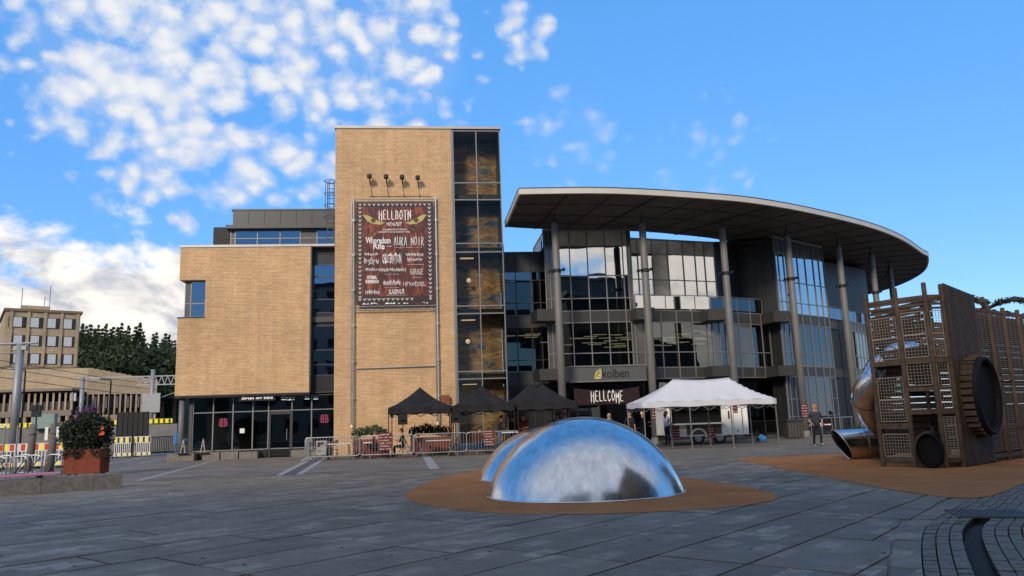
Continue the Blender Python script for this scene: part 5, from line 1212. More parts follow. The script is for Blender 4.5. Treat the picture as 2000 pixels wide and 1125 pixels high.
person(pp(1232,40.2),R(185),'person in black T-shirt with white print under the entrance banner',dict(),(.02,.02,.02),BLK,(.10,.06,.04),height=1.78)
person(pp(1192,40.8),R(170),'blond person in dark clothes just behind the dome top, left of the print T-shirt',dict(),BLK,BLK,(.48,.34,.17),sleeves='long',height=1.72,longhair=True)
person(pp(1106,39.0),R(100),'person with reddish face and dark clothes by the first column',dict(elR=(.24,.1,1.16),wrR=(.12,.3,1.15)),BLK,BLK,(.06,.04,.03),sleeves='long',height=1.80)
person(pp(1090,39.4),R(200),'dark-haired person in black beside the first column',dict(),BLK,BLK,(.015,.012,.01),sleeves='long',height=1.78)
person(pp(1024,38.2),R(160),'person in dark red top under the tent nearest the entrance',dict(elL=(-.25,.1,1.15),wrL=(-.14,.30,1.12)),(.13,.02,.025),BLK,(.28,.10,.05),height=1.80)
person(pp(1003,39.0),R(40),'person in black with back turned between the two right black tents',dict(),BLK,BLK,(.03,.02,.015),sleeves='long',height=1.76)
person(pp(976,37.4),R(265),'person in black jacket and blue jeans with backpack at the high table',dict(elR=(.24,.1,1.16),wrR=(.12,.3,1.10),chs=(0,.05,1.31),nck=(0,.09,1.48),hd0=(0,.12,1.57),hd1=(0,.14,1.65),hd2=(0,.14,1.725),shL=(-.19,.05,1.41),shR=(.19,.05,1.41)),BLK,(.06,.10,.19),(.10,.06,.04),sleeves='long',height=1.80)
bp_=pp(976,37.4); b=MB(); b.box(bp_[0]-.32,bp_[0]-.10,37.25,37.55,1.0,1.42); b.box(bp_[0]-.36,bp_[0]-.31,37.3,37.5,1.04,1.25); tag(b.build('backpack',hexm('pack',(.05,.05,.045))),'dark backpack worn by the person in blue jeans at the high table','backpack')
SIT=dict(pel=(0,0,.52),wst=(0,.02,.66),chs=(0,.06,.88),nck=(0,.08,1.05),hd0=(0,.10,1.14),hd1=(0,.12,1.22),hd2=(0,.11,1.295),hpL=(-.10,.03,.51),knL=(-.12,.44,.52),anL=(-.12,.42,.10),toL=(-.12,.58,.05),hpR=(.10,.03,.51),knR=(.12,.44,.52),anR=(.12,.46,.10),toR=(.12,.62,.05),shL=(-.19,.06,.98),elL=(-.23,.16,.74),wrL=(-.10,.36,.80),shR=(.19,.06,.98),elR=(.23,.16,.74),wrR=(.10,.36,.80))
person((px_at(789,36.85),36.85,0),R(85),'person with short dark hair and black T-shirt sitting behind the barrier',SIT,BLK,BLK,(.035,.022,.016),height=1.76)
person((px_at(728,37.1),37.1,0),R(-85),'person in dark red top sitting behind the menu sheet on the barrier',SIT,(.10,.02,.025),BLK,(.10,.05,.03),height=1.70)
person((px_at(935,37.5),37.5,0),R(-60),'person in dark clothes and jeans sitting behind the barrier beside the domes',SIT,(.09,.02,.02),(.05,.07,.11),(.05,.03,.02),height=1.72)
# ================================================================ PLAY STRUCTURE
PT=[Vector(p) for p in [(11.55,19.25),(11.93,18.5),(12.38,17.97),(12.82,17.95),(14.45,19.05),(15.28,19.55),(16.1,20.05),(16.95,20.55),(17.8,21.05)]]
PH=[4.42,4.46,4.5,4.45,4.12,4.1,4.1,4.1,4.1]
play=thing('play_tower','tall timber playground tower with wire mesh panels and tunnel openings','playground',(13,19,0))
for i,(p,h) in enumerate(zip(PT,PH)):
    b=MB(); b.tube([(p.x,p.y,0),(p.x,p.y,h+.06),(p.x,p.y,h+.08)],[.062,.058,.045],8); b.build('post',wood,play)
def wire(a,c,z0,z1,cell=.075,hor=False,m=None):
    a=Vector(a);c=Vector(c);L0=(c-a).length;d=(c-a)/L0; a=a+d*.075; L0-=.15; b=MB()
    for z in(z0,z1): b.bar((a.x,a.y,z),((a+d*L0).x,(a+d*L0).y,z),.022)
    for u in(0,L0): q=a+d*u; b.bar((q.x,q.y,z0),(q.x,q.y,z1),.022)
    n=int((z1-z0)/(cell if not hor else .055))
    for k in range(1,n): z=z0+(z1-z0)*k/n; b.bar((a.x,a.y,z),((a+d*L0).x,(a+d*L0).y,z),.009 if not hor else .02)
    if not hor:
        n=int(L0/cell)
        for k in range(1,n): q=a+d*L0*k/n; b.bar((q.x,q.y,z0),(q.x,q.y,z1),.009)
    else:
        for k in range(1,3): q=a+d*L0*k/3; b.bar((q.x,q.y,z0),(q.x,q.y,z1),.012)
    b.build('mesh_panel',m or meshw,play)
def beam(a,c,z,h=.11,w=.05,m=None):
    a=Vector(a);c=Vector(c);d=(c-a).normalized(); a=a+d*.05; c=c-d*.05; b=MB(); b.bar((a.x,a.y,z),(c.x,c.y,z),w,h); b.build('beam',m or wood,play)
rows12=[(3.27,3.80),(2.72,3.25),(1.70,2.25),(1.14,1.68),(.27,.82)]
rows23=[(3.30,3.86),(2.72,3.28),(2.02,2.58)]
for z0,z1 in rows12: wire(PT[0],PT[1],z0,z1)
for z0,z1 in rows23: wire(PT[1],PT[2],z0,z1)
for z0,z1 in((3.3,3.86),(2.72,3.28),(1.95,2.58),(1.3,1.9)): wire(PT[2],PT[3],z0,z1,.06)
wire(PT[2],PT[3],.25,1.22,.07,True); 
for i in range(3):
    for z in((4.22,.09),(2.62,.13),(1.02,.14),(.18,.10)): 
        if i>0 and z[0]==1.02: beam(PT[i],PT[i+1],1.36,.12)
        else: beam(PT[i],PT[i+1],z[0],z[1])
beam(PT[1],PT[2],1.92,.1)
# solid vertical plank wall with round tunnel
a,c=PT[3],PT[4]; L0=(c-a).length; d=(c-a)/L0; npl=22
m0=MB(); w_=L0/npl*.80
nrm=Vector((d.y,-d.x))
for k in range(npl):
    u=(k+.5)/npl*L0; q=a+d*u+nrm*.05; h=4.55-.16*(u/L0); b=MB()
    e2=1-((u-1.05)/.80)**2; segs=[(.03,h)] if e2<=0 else [(.03,1.72-.98*math.sqrt(e2)),(1.72+.98*math.sqrt(e2),h)]
    wm=random.choice((wood_dk,wood,wood_dk))
    for z0,z1 in segs:
        if z1-z0>.03: b=MB(); b.bar((q.x,q.y,z0),(q.x,q.y,z1),w_,.035,up=(nrm.x,nrm.y,0)); b.build('plank',wm,play)
tunnelm=mat('tunnel_rubber',(.006,.006,.008),.7,spec=.2)
def tunnel(cu,cz,ru,rz_,a,d,nrm,depth,nm):
    b=MB(); n=36; vs=[];fs=[]
    prof=[(0,1.0),(depth,1.0),(depth+.03,.97),(depth+.03,.90),(depth-.05,.88),(depth-.10,.86)]
    for (o_,s_) in prof:
        for k in range(n):
            t=2*math.pi*k/n; q=a+d*(cu+ru*s_*math.cos(t))+nrm*o_; vs.append((q.x,q.y,cz+rz_*s_*math.sin(t)))
    for i in range(len(prof)-1):
        for k in range(n): fs.append((i*n+k,i*n+(k+1)%n,(i+1)*n+(k+1)%n,(i+1)*n+k))
    b.add(vs,fs); tn=b.build('tunnel_ring',tunnelm,play,True)
    b=MB(); b.add([vs[len(vs)-n+k] for k in range(n)],[tuple(range(n))]); b.build('opening',dark,tn)
    for k in range(0,n):
        t=2*math.pi*(k+.5)/n; 
        if math.cos(t)>.25: continue
        q=a+d*(cu+ru*1.03*math.cos(t)); z=cz+rz_*1.03*math.sin(t); p1=q+nrm*.06;p2=q+nrm*(depth*.8)
        b=MB(); b.bar((p1.x,p1.y,z),(p2.x,p2.y,z),.045,.12 if abs(math.cos(t))>.6 else .06); b.build('ring_slat',wood,tn)
tunnel(1.05,1.72,.80,.98,a,d,nrm,.42,'big')
a3,c3=PT[1],PT[2]; d3=(c3-a3).normalized(); n3=Vector((d3.y,-d3.x)); tunnel(.42,.43,.30,.42,a3,d3,n3,.25,'small')
# right-hand mesh facade
for i in range(4,8):
    hor=True; m=mat('wire_dark',(.16,.12,.085),.6,.2) if i==4 else MATS['wire_dark']
    for z0,z1 in((2.35,3.95),(.95,2.05),(.28,.78)):
        mid=(PT[i]+PT[i+1])/2; wire(PT[i],PT[i+1],z0,z1,.05,True,m)
    for z in((4.02,.09),(2.2,.13),(.88,.12),(.16,.12)): beam(PT[i],PT[i+1],z[0],z[1])
# platforms and back walls
b=MB(); foot=[(11.7,19.35),(12.05,18.6),(12.45,18.1),(12.85,18.1),(14.4,19.2),(17.7,21.2),(16.9,22.6),(12.4,20.6)]
for z in(1.3,2.6): b.prism(foot,z,z+.05)
b.build('platform',wood_dk,play)
for i,(p0,p1) in enumerate((((12.4,20.7),(14.6,21.7)),((14.7,21.75),(16.9,22.7)))):
    p0=Vector(p0);p1=Vector(p1);n=10
    for k in range(22):
        b=MB(); z=.3+k*.175; b.bar((p0.x,p0.y,z),(p1.x,p1.y,z),.03,.155); b.build('back_board',wood_dk,play)
for p in((12.15,20.25),(12.4,20.7),(14.65,21.72),(16.9,22.7)): b=MB(); b.tube([(*p,0),(*p,4.3)],.06,8); b.build('post',wood,play)
for k in range(24):
    if k in(9,17): continue
    b=MB(); z=.35+k*.165; b.bar((12.75,18.3,z),(12.5,20.6,z),.03,.14); b.build('inner_board',wood_dk,play)
for k in range(23): b=MB(); z=.25+k*.165; b.bar((14.6,19.45,z),(17.75,21.35,z),.03,.158); b.build('inner_board',wood_dk,play)
for k in range(3):
    for i in range(3): beam(PT[i],PT[i+1],3.93+k*.105,.06,.03)
for (p0,p1) in(((11.55,19.25),(12.4,20.7)),((12.38,17.97),(14.65,21.72))): beam(p0,p1,4.2,.09)
b=MB()
for k in range(9): z=.15+k*.3; b.bar((12.55,18.6,z),(12.9,18.8,z),.04)
b.bar((12.55,18.6,0),(12.55,18.6,2.6),.05); b.bar((12.9,18.8,0),(12.9,18.8,2.6),.05); b.build('inner_ladder',wood,play)
# steel tube slide
sp_=smooth([Vector(p) for p in [(13.7,20.9,2.95),(13.0,20.65,2.85),(12.55,20.75,2.35),(12.5,21.3,1.75),(13.1,21.9,1.2),(13.9,22.2,.75),(13.6,22.45,.50),(12.95,22.55,.47),(12.4,22.62,.46)]],6)
sldr=thing('tube_slide','curved polished steel tube slide winding out of the timber tower','slide',(12.5,21.8,0))
b=MB(); b.tube(sp_,.44,28,cap=False); 
n=28; L=len(sp_)
for k in range(n):      # oblique mouth
    v=b.v[(L-1)*n+k]; b.v[(L-1)*n+k]=(v[0]-(.46-v[2])*.55*-1-.1,v[1],max(.02,v[2]))
b.build('tube',steel,sldr,True)
lip=[Vector(b.v[(L-1)*n+k]) for k in range(n)]; b=MB(); b.tube(lip+[lip[0]],.022,6,cap=False); b.build('mouth_rim',galv,sldr,True)
b=MB()
for k in range(6,L-2,6): 
    p=sp_[k];dd_=(sp_[k+1]-sp_[k-1]).normalized(); b.tube([p-dd_*.02,p+dd_*.02],.455,28,cap=False)
b.build('seam_ring',galv,sldr,True)
# ================================================================ LEFT FOREGROUND
k0=Vector((-8.75,23.3)); kd=Vector((-11.1,21.6))-k0; kd.normalize(); kn=Vector((kd.y,-kd.x))
kw=thing('granite_wall','low granite seating wall with worn end block, left foreground','wall',(-11,21.8,0))
u=0
for L0 in(.75,1.25,1.15,1.2,1.25,1.2,1.2):
    a_=k0+kd*(u+.006);c_=k0+kd*(u+L0-.006); bk=kn*-.55
    if (a_+bk-EYE.xy).length<(a_-EYE.xy).length: bk=kn*.55
    j=random.uniform(-.006,.006); b=MB(); b.prism([(q.x,q.y) for q in(a_,c_,c_+bk,a_+bk)],-.03,.40+j); b.build('stone_block',kerbstone,kw); u+=L0
bt=thing('pink_bench','pink painted bench plank on the low granite wall','bench',(-11.5,21.6,.4))
for k in range(3):
    s0=1.65+k*2.05; a_=k0+kd*s0+bk*.18;c_=k0+kd*(s0+2.0)+bk*.18; w2=bk*.6
    b=MB(); b.prism([(q.x,q.y) for q in(a_,c_,c_+w2,a_+w2)],.475,.53); b.build('plank',pink,bt)
    for t in(.15,.85): q=a_.lerp(c_,t); b=MB(); b.prism([(q2.x,q2.y) for q2 in(q,q+kd*.12,q+kd*.12+w2,q+w2)],.41,.475); b.build('bracket',black,bt)
pl=thing('rust_planter','square rust-red steel planter overflowing with dark plants and orange flowers','planter',(-12.9,30.8,0))
px0,px1,py0,py1=-13.52,-12.25,30.4,31.25
b=MB(); b.box(px0,px1,py0,py1,.10,.98); b.build('box',corten,pl)
for x in(px0+.15,px1-.15):
    for y in(py0+.15,py1-.15): b=MB(); b.box(x-.05,x+.05,y-.05,y+.05,0,.10); b.build('foot',black,pl)
b=MB(); rn=random.Random(5)
for k in range(95):
    a=rn.uniform(0,6.28);r_=math.sqrt(rn.random()); leafcloud(b,(-12.95+math.cos(a)*r_*.72,30.85+math.sin(a)*r_*.4,1.1+rn.random()*1.05*(1-.25*r_)),(.34,.34,.32),100,.07,0,rn)
for k in range(10): leafcloud(b,(px0+rn.random()*1.52,py0-.06,.95-rn.random()*.18),(.12,.08,.16),35,.05,0,rn)
leafcloud(b,(px1+.08,31,.75),(.09,.3,.35),60,.05,0,rn); leafcloud(b,(px0-.1,31,.95),(.16,.3,.3),90,.06,0,rn)
b.build('foliage',mat('planter_leaf',(.010,.017,.008),.6,var=.6,vscale=8),pl)
b=MB()
for k in range(40): 
    x=-13.0+rn.gauss(0,.3); z=2.0; L0=rn.uniform(.2,.62); b.bar((x,31,z),(x+rn.gauss(0,.06),31+rn.gauss(0,.1),z+L0),.018,.018); leafcloud(b,(x,31,z+L0),(.05,.05,.12),6,.03,0,rn)
b.build('flower_spikes',purple,pl)
for (px,py,s_) in((200,836,.07),(196,848,.05),(201,846,.075),(150,838,.03)):
    p=PY(px,py,30.35); b=MB()
    for q in range(7): a=q*.9; b.add([(p.x,p.y,p.z),(p.x+s_*math.cos(a),p.y-.02,p.z+s_*math.sin(a)),(p.x+s_*math.cos(a+.7),p.y-.03,p.z+s_*math.sin(a+.7))],[(0,1,2)])
    b.build('orange_flower',flower,pl)
# bicycle racks
def rack(x,y,label,n=3):
    t=thing('bicycle_rack',label,'bicycle rack',(x,y,0),'galvanised bicycle racks')
    for k in range(n):
        xx=x+k*.75; b=MB(); pts=[(xx,y,0),(xx,y,.62),(xx+.06,y,.74),(xx+.16,y,.8),(xx+.46,y,.8),(xx+.56,y,.74),(xx+.62,y,.62),(xx+.62,y,0)]; b.tube(pts,.026,8); b.build('hoop',galv,t,True)
        b=MB(); b.tube([(xx+.1,y+.05,.12),(xx+.35,y+.05,.5),(xx+.55,y+.05,.72)],.018,6); b.build('wheel_bar',black,t)
    b=MB(); b.tube([(x-.05,y+.06,.10),(x+n*.75,y+.06,.10)],.022,6); b.build('ground_rail',galv,t)
rack(PY(0,920,31.2).x-.4,31.2,'front galvanised bicycle rack at left edge behind the granite wall',2)
rack(PY(48,920,32.5).x,32.5,'galvanised bicycle rack between the posts and the rust planter',2); rack(PY(5,920,33.6).x-1.0,33.6,'rear galvanised bicycle rack farthest left',3)
# grey posts
for k,(px,l) in enumerate(((57,'left of the two thick grey posts before the traffic barricades'),(98,'right of the two thick grey posts, with papers tied to it'))):
    p=PY(px,900,35.5); t=thing('wooden_post',l,'post',(p.x,35.5,0),'thick grey posts'); b=MB(); b.tube([(p.x,35.5,-.05),(p.x+.05,35.5,1.0),(p.x+.07,35.5,2.05)],[.16,.15,.145],14); b.build('shaft',postgrey,t,True)
    b=MB(); b.tube([(p.x+.07,35.5,1.6),(p.x+.07,35.5,1.63)],.155,14); b.build('strap',black,t)
    if k: b=MB(); b.box(p.x-.25,p.x-.12,35.4,35.41,1.35,1.9); b.box(p.x+.22,p.x+.32,35.4,35.41,1.45,1.9); b.build('paper',whitepaint,t)
for k,px in enumerate((5,30)):
    p=PY(px,900,34.5); b=MB(); b.tube([(p.x,34.5,0),(p.x,34.5,2.0)],.035,8); tag(b.build('sign_pole',galv),('thin steel pole at the far left edge','thin steel pole just left of the thick grey posts')[k],'pole','thin steel poles')
# red yellow white traffic barricades
def barricade(x,y,w,h,label,cols,z0=.12,grp='traffic barricades',rows=True):
    t=thing('traffic_barricade',label,'barricade',(x+w/2,y,0),grp)
    b=MB(); b.box(x,x+w,y,y+.04,z0+h*.66,z0+h); b.build('top_board',whiteplastic,t)
    n=9
    b=MB()
    for k in range(n):
        xx=x+w*(k+.5)/n; b.box(xx-.025,xx+.025,y,y+.03,z0+h*.2,z0+h*.66)
    b.build('slats',whiteplastic,t)
    b=MB(); b.box(x,x+w,y,y+.04,z0+h*.03,z0+h*.2); b.build('lower_board',whiteplastic,t)
    if cols:
        for k in range(6):
            c=cols[k%len(cols)]
            if c is None: continue
            b=MB(); b.box(x+w*k/6+.03,x+w*(k+1)/6-.03,y-.005,y-.001,z0+h*.70,z0+h*.97); b.build('reflector',c,t)
            b=MB(); b.box(x+w*(k+.5)/6+.03,x+w*(k+1.3)/6-.03,y-.005,y-.001,z0+h*.05,z0+h*.18); b.build('reflector',cols[(k+1)%len(cols)] or yellow,t)
    for xx in(x+.15,x+w-.15): b=MB(); b.box(xx-.1,xx+.1,y-.2,y+.25,0,z0); b.build('foot',tyre,t)
xs=[PY(p_,890,40).x for p_ in(-6,62,124,186)]
for k in range(3): barricade(xs[k]+.02,40.0+.1*k,xs[k+1]-xs[k]-.06,1.12,['red, yellow and white traffic barricade at the left edge','red, yellow and white traffic barricade between the grey posts','red and yellow traffic barricade half hidden by the rust planter'][k],[red,yellow,red,None],.1)
p0,p1=PY(222,880,54).x,PY(292,880,54).x
for k in range(2): barricade(p0+(p1-p0)/2*k,54+.3*k,(p1-p0)/2-.05,1.3,['yellow and black topped slat barricade right of the rust planter','yellow and black topped slat barricade before the black screen'][k],[yellow,black],.05,'yellow black barricades')
# far side of the tracks: retaining wall, yellow barricades
b=MB(); xl,xr=PY(-30,850,75).x,PY(345,850,75).x; b.box(xl,xr,75,76,-.2,2.35); tag(b.build('retaining_wall',mat('grey_wall',(.17,.165,.16),.85,var=.2,vscale=.8)),'long grey concrete retaining wall beyond the railway','wall')
x=xl; k=0
yl=['far yellow and white barricade on the wall top, left edge','far yellow and white barricade on the wall top behind the catenary mast','far yellow and white barricade on the wall top, between grey posts','far yellow and white barricade on the wall top, behind right grey post','far yellow and white barricade on the wall top behind the rust planter','far barricade on the wall top beside the black screen','far barricade on the wall top, right of the black screen']
while x<xr-2.5 and k<7:
    t=thing('far_barricade',yl[k],'barricade',(x+1.2,75.3,2.35),'yellow barricades beyond the tracks'); b=MB(); b.box(x,x+2.4,75.3,75.35,2.45,2.85); b.build('board',yellow,t)
    b=MB()
    for q in range(5): b.box(x+.15+q*.48,x+.32+q*.48,75.28,75.296,2.47,2.83)
    b.build('stripe',black if k%2 else whiteplastic,t); x+=2.75; k+=1
a_,c_=PY(228,840,56),PY(288,840,56); b=MB(); b.box(a_.x,c_.x,56,56.25,0.02,3.0); sc_=tag(b.build('black_screen',mat('black_mesh',(.012,.012,.014),.7)),'large flat black screened panel beyond the rust planter','screen')
b=MB()
for k in range(7): b.box(a_.x+(c_.x-a_.x)*k/6-.02,a_.x+(c_.x-a_.x)*k/6+.02,55.95,55.99,.02,3.02)
b.build('stiffener',black,sc_)
t=thing('black_fence','black bar fence left of the shop corner','fence',(-22,58,0)); a_,c_=PY(290,870,58).x,PY(343,870,58).x; b=MB()
for z in(.2,1.25): b.bar((a_,58,z),(c_,58,z),.05)
b.build('rail',black,t); m0=MB(); m0.box(-.02,.02,-.02,.02,0,1.2); m0=m0.mesh('bar',black)
for k in range(16): piece('bar',m0,t,Matrix.Translation((a_+(c_-a_)*k/15,58,.1)))
p=PY(345,857,44); b=MB(); b.lathe([(.14,-.28),(.15,-.26),(.15,.22),(.08,.28),(.01,.28)],(p.x,44,p.z),16); b.tube([(p.x,44,0),(p.x,44,p.z)],.03,6); tag(b.build('blue_canister',blue),'blue canister on a stand beside the shop corner column','canister')
for k,px in enumerate((357,396)):
    p=PY(px,870,42.9); t=thing('folded_parasol',('pale folded parasol frame at the corner column','pale folded parasol frame before the first shop window')[k],'parasol',(p.x,42.9,.4),'folded frames on plinth'); b=MB()
    for sx in(-.1,.12): b.bar((p.x+sx,42.9,.42),(p.x+.02,42.9,1.15),.035)
    b.bar((p.x-.06,42.9,.75),(p.x+.09,42.9,.75),.03); b.build('frame',mat('pale_timber',(.42,.36,.28),.7) if not k else MATS['pale_timber'],t)
    b=MB(); b.box(p.x-.3,p.x+.3,42.75,43.05,.405,.43); b.build('base_board',panel_pale,t)
# ================================================================ RAILWAY MASTS, LAMPS
mast=mat('mast_grey',(.26,.27,.28),.55,.5,var=.1)
p=PY(31,790,60); t=thing('catenary_mast','tall grey railway mast with top arm at far left','mast',(p.x,60,0)); b=MB(); b.tube([(p.x,60,0),(p.x,60,8.3)],[.30,.26],14); b.build('pole',mast,t,True)
b=MB(); b.tube([(p.x-6,60,8.3),(p.x+1.2,60,8.4)],.09,8); b.tube([(p.x-6,60,7.7),(p.x+.3,60,7.7)],.05,6); b.box(p.x-.4,p.x+.5,59.8,60.2,7.9,8.2); b.build('arm',mast,t)
t=thing('catenary_gantry','grey lattice railway gantry spanning behind the brick corner','gantry',(-33,85,0)); pa_=PY(160,770,85); 
for px in(160,297):
    p=PY(px,770,85); b=MB(); b.tube([(p.x,85,0),(p.x,85,7.6 if px==160 else 8.2)],.22,10); b.build('post',mast,t,True)
xa,xb=pa_.x-.6,PY(400,740,85).x; b=MB()
for z in(7.5,6.6): b.bar((xa if z>7 else xa+6,85,z),(xb,85,z),.12)
n=22
for k in range(n):
    x0=xa+6+(xb-xa-6)*k/n;x1=xa+6+(xb-xa-6)*(k+1)/n; b.bar((x0,85,6.6 if k%2 else 7.5),(x1,85,7.5 if k%2 else 6.6),.07)
b.build('truss',mast,t)
b=MB(); p=PY(297,785,85); b.box(p.x-.9,p.x+.9,84.7,84.8,3.7,5.7); b.tube([(p.x,85,3.6),(p.x,85,6.6)],.06,6); b.bar((p.x-2,85,6.2),(p.x-.2,85,5.0),.06); b.bar((p.x+3,85,6.0),(p.x+.2,85,5.0),.06); b.build('signal_board',mast,t)
b=MB()
for (z,dx) in((8.3,0),(7.7,.0),(6.9,.0)):
    for s_ in(0,1.2): b.tube([(PY(0,790,60).x-6,60+s_,z),(-34,85+s_,z-.9),(-30,140+s_,z-1.2)],.022,5)
tag(b.build('overhead_wires',black),'thin overhead railway wires above the tracks at far left','wires')
for k,(px,pt,Y,l) in enumerate(((50,722,70,'dark street lamp with arm beside the railway mast'),(217,742,72,'dark street lamp before the ribbed concrete building'),)):
    p=PY(px,pt,Y); t=thing('street_lamp',l,'street lamp',(p.x,Y,0),'dark street lamps'); b=MB(); b.tube([(p.x,Y,0),(p.x,Y,p.z-.1),(p.x-.05,Y,p.z),(p.x-1.0,Y,p.z+.1)],[.1,.07,.06,.05],8); b.build('pole',black,t)
    b=MB(); b.box(p.x-1.7,p.x-.9,Y-.12,Y+.12,p.z+.06,p.z+.16); b.build('lamp_head',mast,t)
p=PY(72,803,70); t=thing('traffic_signal','small dark railway signal lamp beyond the grey posts','signal',(p.x,70,0)); b=MB(); b.tube([(p.x,70,0),(p.x,70,p.z)],.06,8); b.build('pole',black,t); b=MB(); b.box(p.x-.35,p.x+.35,69.8,70.1,p.z-.5,p.z+.5); b.box(p.x-.45,p.x+.1,69.7,69.8,p.z+.1,p.z+.5); b.build('head',black,t)
b=MB(); p=PY(80,833,74); b.box(p.x-.9,p.x+1.0,74.2,74.9,2.3,3.6); tag(b.build('equipment_cabinet',mat('cabinet_green',(.20,.27,.25),.6)),'pale green cabinet behind the grey posts','cabinet')
# ================================================================ FAR BUILDINGS
tanc=concrete_tan; FD=112.0
def fx(px,py=680): return PY(px,py,FD).x
def fz(py,px=80): return PY(px,py,FD).z
ob_=thing('office_block','three-storey tan concrete office block with dark framed square windows and roof antennas','building',(fx(80),FD,0))
x0,x1=fx(4),fx(157.5); zt,zb=fz(610),fz(716)
b=MB(); b.box(x0,x1,FD,FD+14,zb-6,zt); b.build('wall',tanc,ob_); b=MB(); b.box(x0-.25,x1+.3,FD-.25,FD+14,zt,zt+.35); b.box(x0-.2,x1+.2,FD-.12,FD+.1,zb-.3,zb-.05); b.build('cornice',mat('dark_tan',(.17,.13,.09),.8),ob_)
b=MB(); b.box(fx(38),fx(97),FD+3,FD+9,zt+.3,zt+1.3); b.build('roof_house',tanc,ob_)
for px in(16,50.5,84.5,118.5,152): b=MB(); xx=fx(px); b.box(xx-.22,xx+.22,FD-.18,FD-.01,zb,zt-.02); b.build('pilaster',tanc,ob_)
for px,h in((38,3.6),(86,2.6),(97,4.2)): b=MB(); xx=fx(px); b.tube([(xx,FD+4,zt+.3),(xx,FD+4,zt+.3+h)],.06,6); b.bar((xx-.4,FD+4,zt+1.2),(xx+.4,FD+4,zt+1.2),.06); b.build('antenna',mast,ob_)
winw=mat('window_pane_far',(.42,.46,.50),.15,spec=.6); drk=mat('window_dark_far',(.02,.02,.022),.5)
for cx in(33,67,101.5,135):
    for cy in(631,666,701):
        w_=MB(); xx=fx(cx,cy); z=fz(cy); w_.box(xx-1.22,xx+1.22,FD-.08,FD-.002,z-.74,z+.74); wn_=w_.build('window',drk,ob_)
        b=MB(); b.box(xx-.56,xx+.56,FD-.13,FD-.085,z-.66,z+.66); b.build('pane',winw,wn_)
ob_.rotation_euler=(0,0,R(30)); ob_.scale=(.87,1,1)
lb=thing('ribbed_building','long low tan concrete building with narrow vertical windows along the railway','building',(fx(170),105,0))
LY=104.0
za=PY(160,719,LY).z; zb2=PY(100,806,LY).z
xA0,xA1=PY(-40,760,LY).x,PY(170,760,LY).x
b=MB(); b.box(xA0,xA1,LY,LY+12,PY(80,768,LY).z,za); b.build('blank_wall',tanc,lb)
b=MB(); b.box(xA0,xA1-.5,LY-3,LY+10,PY(60,765,LY).z-.15,PY(60,765,LY).z+.15); b.box(xA0,xA1-.5,LY-2.9,LY-2.5,zb2-.5,zb2+.2); b.build('lower_roof',mat('lower_eave',(.20,.16,.12),.8),lb)
zl0,zl1=zb2+.2,PY(60,767,LY).z-.2; n=17
b=MB(); b.box(xA0,xA1-.6,LY-2.3,LY-2.2,zl0,zl1); b.build('strip_glazing',drk,lb)
for k in range(n+1): b=MB(); xx=xA0+(xA1-.7-xA0)*k/n; b.box(xx-.12,xx+.12,LY-2.5,LY-2.31,zl0,zl1); b.build('window_post',tanc,lb)
for k in range(n):
    b=MB(); xx=xA0+(xA1-.7-xA0)*(k+.5)/n; b.box(xx-.8,xx+.8,LY-2.36,LY-2.31,zl0+(zl1-zl0)*.5,zl1-.1); b.build('pane',winw if k%3 else mat('pane_mid%d'%k,(.18,.20,.22),.2),lb)
# receding wing with fins
a_=Vector((xA1,LY)); e_=PY(306,770,107.2); c_=Vector((e_.x,107.2)); d=(c_-a_); L0=d.length; d/=L0; nv=Vector((d.y,-d.x)); nf=13
for k in range(nf):
    p0=a_+d*L0*k/nf;p1=a_+d*L0*(k+1)/nf; pm=p0.lerp(p1,.5); zt_=PY(170+136*k/nf,719+25*k/nf,pm.y).z; b=MB(); zw=PY(235,772,109).z; zlow=PY(235,811,109).z
    bk=-nv*6
    b.prism([(q.x,q.y) for q in(p0,p1,p1+bk,p0+bk)],zw,zt_); b.build('blank_wall',tanc,lb)
    b=MB(); q0=p0-nv*.8;q1=p1-nv*.8; b.prism([(q.x,q.y) for q in(q0,q1,q1+bk*.3,q0+bk*.3)],zlow,zw-.02); b.build('window_recess',drk,lb)
    q=p0; b=MB(); b.prism([(v.x,v.y) for v in(q,q+d*.2,q+d*.2-nv*.5,q-nv*.5)],zlow,zw-.01); b.build('fin',tanc,lb)
    b=MB(); q0=p0-nv*.5; b.prism([(q.x,q.y) for q in(p0+d*.26-nv*.4,p0+d*.5-nv*.4,p0+d*.5-nv*.45,p0+d*.26-nv*.45)],zlow+.9,zw-.3); b.build('pane',winw if k%2 else drk,lb)
    b=MB(); b.prism([(q.x,q.y) for q in(p0,p1,p1-nv*1,p0-nv*1)],zlow-.8,zlow-.005); b.build('plinth',tanc,lb)
b=MB(); b.box(xA0,xA1,LY-1.5,LY+2,0,zb2-.55); p1=c_; b.prism([(q.x,q.y) for q in(a_-nv*1.5,c_-nv*1.5,c_-nv*4,a_-nv*4)],0,zlow-.8); b.build('undercroft',dark,lb)
for k in range(14): b=MB(); q=Vector((xA0,LY-2.6)).lerp(Vector((xA1,LY-2.6)),k/13); b.tube([(q.x,q.y,0),(q.x,q.y,zb2-.5)],.25,8); b.build('column',tanc,lb)
